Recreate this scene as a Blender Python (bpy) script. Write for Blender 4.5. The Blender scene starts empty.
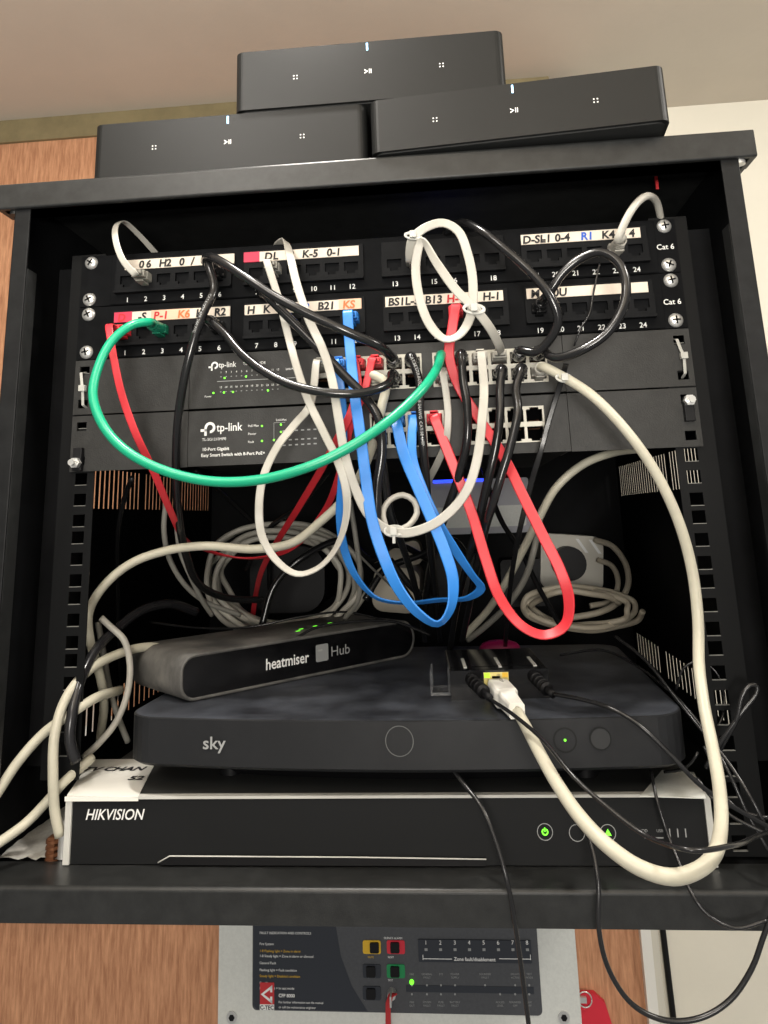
import bpy, math, random
from mathutils import Vector, Matrix
random.seed(7)
C = bpy.context.scene.collection
PI = math.pi
ZO = 1.95          # the rack hangs high on the wall; z of its first rack unit (m)

# ------------------------------------------------------------------ camera
CAM = Vector((55.9, -564.7, -221.0)); YAW, PITCH, ROLL = -0.08262, 0.22198, -0.03441
F, CX, CY = 740.0, 384.0, 350.0
def axes():
    cy, sy, cp, sp, cr, sr = math.cos(YAW), math.sin(YAW), math.cos(PITCH), math.sin(PITCH), math.cos(ROLL), math.sin(ROLL)
    f = Vector((sy*cp, cy*cp, sp)); r = Vector((cy, -sy, 0)); u = r.cross(f)
    return cr*r + sr*u, -sr*r + cr*u, f
R_, U_, F_ = axes()
def ray(x, y): return R_*((x-CX)/F) + U_*((CY-y)/F) + F_
def at(x, y, Y):
    d = ray(x, y); return CAM + d*((Y-CAM.y)/d.y)
def atz(x, y, Z):
    d = ray(x, y); return CAM + d*((Z-CAM.z)/d.z)
def atx(x, y, X):
    d = ray(x, y); return CAM + d*((X-CAM.x)/d.x)

cam = bpy.data.cameras.new('camera'); co = bpy.data.objects.new('camera', cam); C.objects.link(co)
cam.sensor_fit = 'VERTICAL'; cam.sensor_height = 36.0; cam.lens = F/1024*36.0
cam.shift_x = 0; cam.shift_y = (CY-512)/1024.0
cam.clip_start = 0.01; cam.clip_end = 50
m = Matrix((R_, U_, -F_)).transposed().to_4x4()
m.translation = Vector((CAM.x/1000, CAM.y/1000, CAM.z/1000+ZO)); co.matrix_world = m
bpy.context.scene.camera = co

# ------------------------------------------------------------------ materials
def lin(c):
    return tuple(((v/255)/12.92 if v/255 <= .04045 else ((v/255+.055)/1.055)**2.4) for v in c)
MATS = {}
def mat(name, rgb, rough=.5, metal=0., noise=0., nscale=60., bump=0., bscale=400., emit=0., spec=.5, alpha=1., trans=0., coat=0., rgb2=None, stretch=None):
    m = bpy.data.materials.new(name); m.use_nodes = True; nt = m.node_tree; b = nt.nodes['Principled BSDF']
    col = lin(rgb)+(1,)
    b.inputs['Base Color'].default_value = col; b.inputs['Roughness'].default_value = rough
    b.inputs['Metallic'].default_value = metal; b.inputs['Specular IOR Level'].default_value = spec
    b.inputs['Alpha'].default_value = alpha; b.inputs['Transmission Weight'].default_value = trans
    b.inputs['Coat Weight'].default_value = coat
    if emit: b.inputs['Emission Color'].default_value = col; b.inputs['Emission Strength'].default_value = emit
    tc = nt.nodes.new('ShaderNodeTexCoord'); src = tc.outputs['Object']
    if stretch:
        mp = nt.nodes.new('ShaderNodeMapping'); mp.inputs['Scale'].default_value = stretch
        nt.links.new(src, mp.inputs[0]); src = mp.outputs[0]
    if noise or rgb2:
        n = nt.nodes.new('ShaderNodeTexNoise'); n.inputs['Scale'].default_value = nscale; n.inputs['Detail'].default_value = 6
        n.inputs['Roughness'].default_value = .65
        nt.links.new(src, n.inputs['Vector'])
        cr = nt.nodes.new('ShaderNodeValToRGB'); cr.color_ramp.elements[0].position = .35; cr.color_ramp.elements[1].position = .68
        lo = tuple(v*(1-noise) for v in col[:3])+(1,)
        hi = (lin(rgb2)+(1,)) if rgb2 else tuple(min(1, v*(1+noise)+noise*.012) for v in col[:3])+(1,)
        cr.color_ramp.elements[0].color = lo; cr.color_ramp.elements[1].color = hi
        nt.links.new(n.outputs['Fac'], cr.inputs[0]); nt.links.new(cr.outputs[0], b.inputs['Base Color'])
    if bump:
        n2 = nt.nodes.new('ShaderNodeTexNoise'); n2.inputs['Scale'].default_value = bscale; n2.inputs['Detail'].default_value = 3
        nt.links.new(tc.outputs['Object'], n2.inputs['Vector'])
        bp = nt.nodes.new('ShaderNodeBump'); bp.inputs['Strength'].default_value = bump; bp.inputs['Distance'].default_value = .001
        nt.links.new(n2.outputs['Fac'], bp.inputs['Height']); nt.links.new(bp.outputs[0], b.inputs['Normal'])
    MATS[name] = m; return m
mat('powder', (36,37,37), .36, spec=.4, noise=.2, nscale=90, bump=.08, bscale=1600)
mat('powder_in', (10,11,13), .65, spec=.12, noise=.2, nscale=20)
mat('panel_black', (13,14,16), .7, spec=.07, noise=.15, nscale=50)
mat('bezel', (18,19,21), .6, spec=.1, noise=.15)
mat('rail', (13,14,15), .5, spec=.15)
mat('edge_glint', (120,120,116), .5, metal=.3)  # glint on the rail holes, put into the colour
mat('post', (22,23,24), .5, spec=.2, noise=.2)
mat('hole', (4,4,5), .9, spec=.05)
mat('switch', (44,44,43), .5, spec=.3, noise=.12, nscale=120, bump=.2, bscale=900)
mat('silver', (166,163,152), .4, metal=.3)
mat('steel', (215,215,212), .3, metal=.65)
mat('amp', (20,21,21), .4, spec=.28, noise=.08, nscale=10)
mat('amp_side', (30,31,31), .5)
mat('sky_top', (44,47,54), .5, spec=.35, noise=.45, nscale=22, rgb2=(74,78,86))
mat('sky_front', (33,34,36), .42, spec=.3, noise=.06)
mat('gloss', (13,13,15), .12, noise=.3, nscale=30)
mat('hub_body', (72,72,71), .65, noise=.35, nscale=26, rgb2=(112,110,106))
mat('nvr_metal', (196,196,190), .4, noise=.05)
mat('nvr_front', (24,25,26), .5, spec=.2)
mat('dark_paint', (62,63,62), .5)
mat('white_txt', (225,225,222), .6, emit=.08)
mat('grey_txt', (150,152,152), .6)
mat('ink', (18,18,22), .7)
mat('ink_red', (190,40,45), .7); mat('ink_blue', (40,90,190), .7); mat('ink_orange', (205,110,60), .7)
mat('rubbed_ink', (110,106,96), .6); mat('peach_tape', (226,186,160), .7); mat('pink_tape', (205,50,80), .6); mat('paper', (222,210,195), .7, noise=.06)
mat('green_led', (110,240,50), .4, emit=1.6); mat('blue_led', (170,220,255), .4, emit=2.5); mat('blue_glow', (30,60,255), .4, emit=2.2)
mat('cable_green', (18,158,118), .32); mat('boot_green', (22,110,84), .3)
mat('cable_red', (204,44,54), .42, noise=.06, nscale=40); mat('cable_blue', (38,122,205), .4, noise=.06, nscale=40)
mat('cable_white', (172,169,160), .42, noise=.05); mat('cable_cream', (190,186,168), .42, noise=.06)
mat('cable_grey', (140,138,130), .42, noise=.05); mat('cable_black', (26,26,27), .2); mat('cable_gloss', (36,36,38), .22)
mat('coil_grey_lit', (186,182,170), .45)  # brighter copy of the cable grey; light on the heap is in the colour
mat('cable_thin', (30,30,31), .25)
mat('clear', (150,152,155), .15, alpha=.22); mat('tie', (180,180,174), .4)
mat('wood', (196,138,102), .6, spec=.25, noise=.28, nscale=9, rgb2=(214,160,122), bump=.15, bscale=150, stretch=(26,26,2.6))
mat('wood_band', (128,116,84), .6, noise=.12, nscale=30)
mat('wall', (232,227,212), .75, noise=.02, nscale=8, bump=.2, bscale=120)
mat('ceiling', (202,192,178), .8, noise=.03, nscale=5, bump=.2, bscale=120)
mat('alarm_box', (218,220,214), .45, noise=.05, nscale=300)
mat('fascia', (72,74,78), .5, noise=.1, nscale=300); mat('fascia_dark', (38,43,52), .5)
mat('yellow', (225,180,40), .5); mat('red', (215,40,60), .5); mat('green', (20,140,80), .5); mat('red_logo', (195,45,50), .5)
mat('floor_dust', (168,166,160), .8, noise=.3, nscale=30, rgb2=(205,203,196)); mat('beige', (196,186,166), .5); mat('magenta', (165,25,90), .5)
mat('plastic_black', (15,15,17), .5, spec=.25); mat('copper', (120,78,52), .5, metal=.6); mat('router_grey', (176,176,184), .5)
mat('socket_grey', (205,201,188), .45); mat('white_plastic', (232,230,222), .5); mat('port_metal', (205,190,120), .4, metal=.4); mat('lime', (170,230,40), .4, emit=.6)

# ------------------------------------------------------------------ mesh builder (all input in mm)
class MB:
    def __init__(s): s.v = []; s.f = []; s.m = []; s.sm = []; s.mats = []
    def mi(s, name):
        if name not in s.mats: s.mats.append(name)
        return s.mats.index(name)
    def add(s, vs, fs, m, smooth=False):
        o = len(s.v); s.v += [Vector(v) for v in vs]; k = s.mi(m)
        for f in fs: s.f.append([i+o for i in f]); s.m.append(k); s.sm.append(smooth)
        return s
    def box(s, x0, x1, y0, y1, z0, z1, m):
        v = [(x, y, z) for x in (x0, x1) for y in (y0, y1) for z in (z0, z1)]
        return s.add(v, [(0,1,3,2),(4,6,7,5),(0,4,5,1),(2,3,7,6),(0,2,6,4),(1,5,7,3)], m)
    def prism(s, outline, axis, a0, a1, m, smooth=False, cap=None):
        # outline: list of 2D points; axis 'y': (x,z) extruded along y, 'z': (x,y) along z, 'x': (y,z) along x
        def P(p, a): return {'y': (p[0], a, p[1]), 'z': (p[0], p[1], a), 'x': (a, p[0], p[1])}[axis]
        n = len(outline)
        s.add([P(p, a0) for p in outline]+[P(p, a1) for p in outline], [(i, (i+1) % n, n+(i+1) % n, n+i) for i in range(n)], m, smooth)
        s.add([P(p, a0) for p in outline], [tuple(range(n))], cap or m); s.add([P(p, a1) for p in outline], [tuple(range(n))[::-1]], cap or m)
        return s
    def cyl(s, c, r, h, axis, m, n=24, r2=None, smooth=True):
        r2 = r if r2 is None else r2; c = Vector(c)
        def P(a, rr, t):
            x, y = rr*math.cos(a), rr*math.sin(a)
            return c+Vector({'y': (x, t, y), 'z': (x, y, t), 'x': (t, x, y)}[axis])
        A = [2*PI*i/n for i in range(n)]
        s.add([P(a, r, 0) for a in A]+[P(a, r2, h) for a in A], [(i, (i+1) % n, n+(i+1) % n, n+i) for i in range(n)], m, smooth)
        s.add([P(a, r, 0) for a in A], [tuple(range(n))], m); s.add([P(a, r2, h) for a in A], [tuple(range(n))[::-1]], m)
        return s
    def dome(s, c, r, h, m, n=20, k=5):   # dome bulging towards -y
        vs = []; fs = []; c = Vector(c)
        for j in range(k+1):
            t = j/k*PI/2; rr = r*math.cos(t); y = -h*math.sin(t)
            for i in range(n): a = 2*PI*i/n; vs.append(c+Vector((rr*math.cos(a), y, rr*math.sin(a))))
        for j in range(k):
            for i in range(n): fs.append((j*n+i, j*n+(i+1) % n, (j+1)*n+(i+1) % n, (j+1)*n+i))
        return s.add(vs, fs, m, True)
    def plate(s, x0, x1, z0, z1, holes, y0, y1, m, axis='y'):
        # a sheet with real openings: holes are (x0,x1,z0,z1); axis 'y' sheet normal along y; 'x' sheet lies in (y,z)
        xs = sorted({x0, x1} | {min(max(v, x0), x1) for h in holes for v in h[:2]}); zs = sorted({z0, z1} | {min(max(v, z0), z1) for h in holes for v in h[2:]})
        def solid(i, j):
            if i < 0 or j < 0 or i >= len(xs)-1 or j >= len(zs)-1: return False
            cx, cz = (xs[i]+xs[i+1])/2, (zs[j]+zs[j+1])/2
            return not any(h[0] < cx < h[1] and h[2] < cz < h[3] for h in holes)
        def P(a, t, z): return (a, t, z) if axis == 'y' else (t, a, z)
        vs = []; fs = []
        def q(*p): o = len(vs); vs.extend(p); fs.append((o, o+1, o+2, o+3))
        for i in range(len(xs)-1):
            for j in range(len(zs)-1):
                if not solid(i, j): continue
                a, b, c, d = xs[i], xs[i+1], zs[j], zs[j+1]
                q(P(a,y0,c), P(b,y0,c), P(b,y0,d), P(a,y0,d)); q(P(a,y1,c), P(a,y1,d), P(b,y1,d), P(b,y1,c))
                if not solid(i-1, j): q(P(a,y0,c), P(a,y0,d), P(a,y1,d), P(a,y1,c))
                if not solid(i+1, j): q(P(b,y0,c), P(b,y1,c), P(b,y1,d), P(b,y0,d))
                if not solid(i, j-1): q(P(a,y0,c), P(a,y1,c), P(b,y1,c), P(b,y0,c))
                if not solid(i, j+1): q(P(a,y0,d), P(b,y0,d), P(b,y1,d), P(a,y1,d))
        return s.add(vs, fs, m)
    def text(s, txt, x, z, size, m, y=0., align='L', slant=0., wide=1., offset=0., rot=0., plane='y', bold=0.):
        # lettering as flat geometry facing -y (plane 'y') or +z (plane 'z'); size = cap height in mm
        c = bpy.data.curves.new('t', 'FONT'); c.body = txt; c.size = 1.0; c.shear = slant; c.offset = bold; c.space_character = 1+offset
        c.align_x = {'L': 'LEFT', 'C': 'CENTER', 'R': 'RIGHT'}[align]; c.resolution_u = 3
        o = bpy.data.objects.new('t', c); C.objects.link(o); dg = bpy.context.evaluated_depsgraph_get(); dg.update()
        me = bpy.data.meshes.new_from_object(o.evaluated_get(dg))
        k = size/.70; cr, sr = math.cos(rot), math.sin(rot); vs = []
        for v in me.vertices:
            a, b = v.co.x*k*wide, v.co.y*k; a, b = a*cr-b*sr, a*sr+b*cr
            vs.append((x+a, y, z+b) if plane == 'y' else (x+a, z+b, y))
        s.add(vs, [tuple(p.vertices) for p in me.polygons], m)
        bpy.data.objects.remove(o); bpy.data.curves.remove(c); bpy.data.meshes.remove(me); return s
    def sweep(s, pts, w, h, m, n=10, flat=False, twist=None, cap=True):
        T = []
        for i in range(len(pts)):
            a = pts[max(i-1, 0)]; b = pts[min(i+1, len(pts)-1)]; T.append((b-a).normalized())
        W = Vector((1, 0, 0)); W = (W-T[0]*W.dot(T[0]))
        if W.length < .2: W = Vector((0, 0, 1))-T[0]*T[0].z
        W.normalize(); prof = []
        if flat:
            r = h/2
            for k in range(5): a = -PI/2+PI*k/4; prof.append((w/2-r+r*math.cos(a), r*math.sin(a)))
            for k in range(5): a = PI/2+PI*k/4; prof.append((-w/2+r+r*math.cos(a), r*math.sin(a)))
        else: prof = [(w/2*math.cos(2*PI*k/n), w/2*math.sin(2*PI*k/n)) for k in range(n)]
        K = len(prof); vs = []
        for i, p in enumerate(pts):
            W = (W-T[i]*W.dot(T[i])).normalized()
            if flat:      # a flat cable settles with its broad side towards the open front
                D = T[i].cross(Vector((0, 1, 0))); g = D.length
                if g > .35:
                    D /= g
                    if D.dot(W) < 0: D = -D
                    W = W.lerp(D, .16*g); W = (W-T[i]*W.dot(T[i])).normalized()
            N = T[i].cross(W)
            W2, N2 = W, N
            if twist and twist[i]:
                c_, s_ = math.cos(twist[i]), math.sin(twist[i]); W2 = W*c_+N*s_; N2 = N*c_-W*s_
            for a, b in prof: vs.append(p+W2*a+N2*b)
        fs = [(i*K+k, i*K+(k+1) % K, (i+1)*K+(k+1) % K, (i+1)*K+k) for i in range(len(pts)-1) for k in range(K)]
        if cap: fs += [tuple(range(K))[::-1], tuple((len(pts)-1)*K+k for k in range(K))]
        if not flat: return s.add(vs, fs, m, True)
        M_ = len(pts)      # broad faces and rounded rims each keep their own soft shading
        for ks in ((0, 1, 2, 3, 4), (4, 5), (5, 6, 7, 8, 9), (9, 0)):
            c_ = len(ks); vv = [vs[i*K+k] for i in range(M_) for k in ks]
            s.add(vv, [(i*c_+k, i*c_+k+1, (i+1)*c_+k+1, (i+1)*c_+k) for i in range(M_-1) for k in range(c_-1)], m, True)
        if cap: s.add(vs[:K], [tuple(range(K))[::-1]], m); s.add(vs[-K:], [tuple(range(K))], m)
        return s
    def build(s, name, parent=None, local=False, bevel=0.):
        off = Vector((0, 0, 0))
        if not local:
            off = Vector((0, 0, ZO))
            if parent is not None:
                p = parent; L = Vector((0, 0, 0))
                while p is not None: L += p.location; p = p.parent
                off -= L
        me = bpy.data.meshes.new(name); me.from_pydata([v/1000+off for v in s.v], [], s.f)
        for mn in s.mats: me.materials.append(MATS[mn])
        for p, k, sm in zip(me.polygons, s.m, s.sm): p.material_index = k; p.use_smooth = sm
        me.update()
        o = bpy.data.objects.new(name, me); C.objects.link(o)
        if parent is not None: o.parent = parent
        if bevel:
            md = o.modifiers.new('b', 'BEVEL'); md.width = bevel/1000; md.segments = 2; md.limit_method = 'ANGLE'; md.harden_normals = False
        return o
def tag(o, label=None, cat=None, group=None, kind=None):
    if label: o['label'] = label
    if cat: o['category'] = cat
    if group: o['group'] = group
    if kind: o['kind'] = kind
    return o
def thing(name, label, cat, loc, group=None, rot=(0, 0, 0)):
    o = bpy.data.objects.new(name, None); C.objects.link(o); o.empty_display_size = .02
    o.location = Vector(loc)/1000+Vector((0, 0, ZO)); o.rotation_euler = rot
    return tag(o, label, cat, group)
def rrect(x0, x1, z0, z1, r, n=6):
    pts = []
    for cx, cz, a0 in ((x1-r, z0+r, -PI/2), (x1-r, z1-r, 0), (x0+r, z1-r, PI/2), (x0+r, z0+r, PI)):
        for k in range(n+1): a = a0+PI/2*k/n; pts.append((cx+r*math.cos(a), cz+r*math.sin(a)))
    return pts
def struct(o): o['kind'] = 'structure'; return o

# ------------------------------------------------------------------ the room
BY, WY = 488., 604.                      # face of the timber board, wall behind
CZ = 437.
struct(MB().box(-1500, 1500, WY, WY+60, -1900, CZ, 'wall').build('wall_back'))
struct(MB().box(-1500, 1500, -2200, WY+60, CZ, CZ+60, 'ceiling').build('ceiling'))
bx1 = 268.
struct(MB().box(-1500, bx1-14, BY, WY, -1700, 397, 'wood').build('wall_board'))
struct(MB().box(-1500, 240, BY-6, WY, 397, CZ, 'wood_band').build('trim_top'))
tr = MB().box(bx1-14, bx1-2, BY-12, WY, -1700, 397, 'white_plastic').box(bx1-2, bx1+8, BY-2, WY, -1700, 397, 'socket_grey')
struct(tr.build('trim_1'))

# ------------------------------------------------------------------ rack cabinet
def lipped(x0, x1, outline):
    b = MB(); n = len(outline)
    b.add([(x0, y, z) for y, z in outline]+[(x1, y, z) for y, z in outline], [(i, (i+1) % n, n+(i+1) % n, n+i) for i in range(n)], 'powder', False)
    b.add([(x0, y, z) for y, z in outline], [tuple(range(n))], 'powder'); b.add([(x1, y, z) for y, z in outline], [tuple(range(n))[::-1]], 'powder'); return b
cab = thing('rack_cabinet', 'open-fronted black steel wall rack cabinet holding all the network equipment', 'cabinet', (0, 470, -470))
lipped(-294, 293, [(-20, 51)]+[(-39.4+2.6*math.cos(PI/2+PI/2*k/6), 48.4+2.6*math.sin(PI/2+PI/2*k/6)) for k in range(7)]+[(-42+1.5-1.5*math.cos(PI/2*k/4), 30.5-1.5*math.sin(PI/2*k/4)) for k in range(5)]+[(-20, 29), (-20, 30.2), (-39, 31), (-39, 49), (-20, 49.6)]).box(-292, 291, -38, 472, 46, 50.5, 'powder').box(-294, -290, -38, 472, 30, 50, 'powder').box(289.5, 293, -38, 472, 30, 50, 'powder').box(-290, 289, -38, -20, 29, 31, 'powder').build('top_cover', cab)
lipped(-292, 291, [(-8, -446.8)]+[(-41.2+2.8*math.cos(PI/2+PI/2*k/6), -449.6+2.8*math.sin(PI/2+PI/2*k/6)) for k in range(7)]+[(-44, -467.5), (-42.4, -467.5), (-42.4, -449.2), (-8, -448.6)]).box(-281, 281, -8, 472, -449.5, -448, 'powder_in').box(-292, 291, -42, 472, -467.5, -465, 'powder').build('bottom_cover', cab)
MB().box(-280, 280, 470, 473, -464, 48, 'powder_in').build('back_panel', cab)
def slots(y0, y1, n, z0, z1):
    p = (y1-y0)/n; return [(y0+i*p, y0+i*p+3.4, z0, z1) for i in range(n)]
for sx in (-1, 1):
    hs = slots(118, 228, 11, -204, -166)+slots(238, 462, 22, -204, -166)+slots(112, 330, 17, -402, -374)+slots(350, 460, 8, -402, -374)
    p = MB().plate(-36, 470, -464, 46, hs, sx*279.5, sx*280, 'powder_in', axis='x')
    p.build('side_panel', cab)
    x0, x1 = sorted((sx*281, sx*268)); e = MB().box(x0, x1, -38, -36, -447, 31, 'post')
    x0, x1 = sorted((sx*269.5, sx*268)); e.box(x0, x1, -36, -22, -447, -20, 'powder')
    x0, x1 = sorted((sx*281, sx*279.8)); e.box(x0, x1, -38, -30, -447, 31, 'powder')
    e.build('door_post', cab, bevel=.5)
# rails with square holes
for sx in (-1, 1):
    hs = []
    for u in range(-0, 10):
        for d in (6.35, 22.2, 38.1):
            z = -44.45*u-d
            if (-392 if sx < 0 else -440) < z: hs.append((sx*232.6-4.75, sx*232.6+4.75, z-4.75, z+4.75))
    x0, x1 = sorted((sx*222, sx*251))
    r = MB().plate(x0, x1, -398 if sx < 0 else -446, 2, hs, 0, 1.2, 'rail')
    for h in hs[::1]: r.box(h[0], h[1], -.2, 1.6, h[2], h[2]+.5, 'edge_glint')  # lighter strips paint the overhead light caught by each hole's lower edge
    x0, x1 = sorted((sx*251, sx*249)); r.box(x0, x1, 1.2, 34, -398, 2, 'powder_in')
    x0, x1 = sorted((sx*251, sx*279)); r.box(x0, x1, 31.2, 34, -398, 2, 'powder_in')
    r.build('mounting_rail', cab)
p = at(742, 167, -34)
MB().cyl((283, -34, 26.5), 4, 3, 'z', 'steel').build('cover_screw', cab); MB().cyl((-283, -34, 26.5), 4, 3, 'z', 'powder').build('cover_screw', cab)

# ------------------------------------------------------------------ patch panels
PORTS = {}
def jack_holes(x, z, w=11.4, h=7.2, up=False, nt=2.4):
    s = 1 if up else -1
    hh = [(x-w/2, x+w/2, z-h/2, z+h/2)]
    a, b = sorted((z+s*h/2, z+s*(h/2+nt))); hh.append((x-w*.28, x+w*.28, a, b)); return hh
def jack(name, parent, x, z, yf, up=False, w=11.4, contacts=True, h=7.2):
    s = 1 if up else -1
    lo, hi = (z-h/2-2.5, z+h/2+.1) if not up else (z-h/2-.1, z+h/2+2.5)
    b = MB(); x0, x1, y0, y1 = x-w/2-.2, x+w/2+.2, yf+.2, yf+14
    v = [(xx, yy, zz) for xx in (x0, x1) for yy in (y0, y1) for zz in (lo, hi)]
    b.add(v, [(0,1,3,2),(4,6,7,5),(2,3,7,6),(0,2,6,4),(1,5,7,3)], 'hole')
    if contacts:
        for k in range(8): b.box(x-3.8+k*1.05, x-3.5+k*1.05, y0+4, y0+11, z-s*(h/2-1.2)-.3, z-s*(h/2-1.2)+.1, 'copper')
    return b.build(name, parent)
def hand(b, items, z, h, y):
    for txt, x, m in items: b.text(txt, x, z-.6, h*1.18, m, y=y, slant=.1, bold=.034, wide=1.0)
GX = (-200, -92, 20, 130.5)
def patch_panel(label, zt, key, strips, group):
    t = thing('patch_panel', label, 'patch panel', (0, 0, zt-44.4), group)
    holes = []; PX = []
    for g in GX:
        for k in range(6): PX.append(g+15.5*k)
    blk = []
    for g in GX: blk.append((g-10, g+77.5+10, zt-31.6, zt-16))
    MB().plate(-241.3, 241.3, zt-44, zt-.4, [], -2, 0, 'panel_black').box(-215, 225, -3, -2, zt-43.6, zt-1, 'panel_black').box(-215, 222, 0, 40, zt-42, zt-3, 'panel_black').build('face_plate', t, bevel=.4)
    for gi, g in enumerate(GX):
        hs = []
        for k in range(6): hs += jack_holes(g+15.5*k, zt-24.2)
        b = MB().plate(g-10, g+87.5, zt-33.5, zt-16.5, hs, -6, -3, 'bezel'); b.box(g-10, g+87.5, -5.2, -3, zt-16.5, zt-5.5, 'bezel')
        blk = b.box(g-10, g+87.5, -9, -3, zt-35.6, zt-33.5, 'bezel').build('port_block', t, bevel=.3)
        nb = MB()
        for k in range(6): nb.text(str(gi*6+k+1), g+15.5*k, zt-42.4, 4.0, 'white_txt', y=-3.3, align='C', bold=.01)
        nb.build('port_numbering', blk)
        for k in range(6):
            jack('port', t, g+15.5*k, zt-24.2, -6, contacts=False)
            PORTS[(key, gi*6+k+1)] = (g+15.5*k, -6, zt-24.2)
    b = MB()
    b.text('Cat 6', 231.5, zt-25.5, 4.2, 'white_txt', y=-3.3, align='C', bold=.01)
    b.build('category_marking', t)
    for (x0, x1, segs, items) in strips:
        b = MB().box(x0, x1, -6.4, -5.2, zt-15.6, zt-7.4, 'paper')
        for s0, s1, m in segs: b.box(s0, s1, -6.6, -5.2, zt-15.7, zt-7.2, m)
        hand(b, items, zt-14.2, 5.2, -6.9)
        b.build('label_strip', t)
    return t
patch_panel('uppermost rack panel, black with 24 ports and handwritten white label strips, marked Cat 6', 0, 'a', [
    (-202, -110, [], [('0', -190, 'ink'), ('6', -184, 'ink'), ('H', -173, 'ink'), ('2', -167, 'ink'), ('0', -156, 'ink'), ('/', -146, 'ink'), ('0', -138, 'ink'), ('2', -131, 'ink')]),
    (-101, -8, [(-102, -89, 'pink_tape')], [('D', -85, 'ink'), ('L', -78, 'ink'), ('2', -65, 'ink'), ('K-5', -54, 'ink'), ('0-1', -34, 'ink')]),
    (121, 213, [], [('D-SL', 122, 'ink'), ('-1', 137, 'ink'), ('0-4', 147, 'ink'), ('R1', 167, 'ink_blue'), ('K4', 183, 'ink'), ('2', 197, 'ink'), ('4', 204, 'ink')])], 'patch panels')
patch_panel('second black 24-port patch panel, with the pink-ended label strip and green plug', -44.45, 'b', [
    (-209, -113, [(-209, -194, 'pink_tape'), (-178, -146, 'peach_tape')], [('D', -206, 'ink_red'), ('-S', -189, 'ink'), ('P', -176, 'ink_red'), ('-1', -171, 'ink_red'), ('K6', -156, 'ink_orange'), ('H', -141, 'ink'), ('R2', -126, 'ink')]),
    (-101, -7, [(-25, -7, 'peach_tape')], [('H', -99, 'ink'), ('K', -86, 'ink'), ('K', -60, 'ink_blue'), ('2', -53, 'ink_blue'), ('B21', -42, 'ink'), ('KS', -22, 'ink_orange')]),
    (12, 104, [], [('BS1L-5', 14, 'ink'), ('B13', 43, 'ink'), ('H-', 60, 'ink_red'), ('1', 70, 'ink_red'), ('H-1', 88, 'ink')]),
    (122, 214, [], [('M', 125, 'ink'), ('1', 136, 'ink'), ('0U', 142, 'ink')])], 'patch panels')
# pan-head screws of the two panels
ordn = ['topmost', 'second from top', 'third from top', 'lowest']
for sx, side in ((-1, 'left'), (1, 'right')):
    for k, z in enumerate((-6.35, -38.1, -50.8, -82.55)):
        s = MB(); s.dome((sx*232.6, -2.6, z), 5.6, 3., 'steel')
        a = random.uniform(0, PI)
        for d in (0, PI/2):
            c_, s_ = math.cos(a+d), math.sin(a+d); w = .6; L = 3.0
            P = [(sx*232.6+L*c_*i-w*s_*j, -5.75, z+L*s_*i+w*c_*j) for i, j in ((-1,-1),(1,-1),(1,1),(-1,1))]; s.add(P, [(0,1,2,3)], 'hole')
        o = s.build('rack_screw'); tag(o, 'silver cross-head screw, %s of four on the %s rail by patch panels' % (ordn[k], side), 'screw', 'patch panel screws')

# ------------------------------------------------------------------ network switches
def logo(b, x, z, h, m, y):    # round p-like mark followed by the word
    r = h*.50; cx, cz = x+r, z+h*.52
    def ring(a0, a1, ri, ro, cx, cz, n=14):
        vs = []; 
        for i in range(n+1):
            a = a0+(a1-a0)*i/n; vs += [(cx+ri*math.cos(a), y, cz+ri*math.sin(a)), (cx+ro*math.cos(a), y, cz+ro*math.sin(a))]
        b.add(vs, [(2*i, 2*i+1, 2*i+3, 2*i+2) for i in range(n)], m)
    ring(-PI*.5, PI, r*.5, r*.95, cx+r*.35, cz+r*.1)
    b.box(cx-r*.6, cx-r*.18, y-.1, y, cz-r*1.25, cz+r*.1, m); b.box(cx-r*1.25, cx-r*.18, y-.1, y, cz-r*.55, cz-r*.12, m)
def led(parent, x, z, y, m='green_led', r=.75): return MB().cyl((x, y-.4, z), r, .5, 'y', m, n=10).build('status_light', parent)
def px_leds(parent, L, Y):
    for x, y in L: p = at(x, y, Y); led(parent, p.x, p.z, Y)
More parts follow.
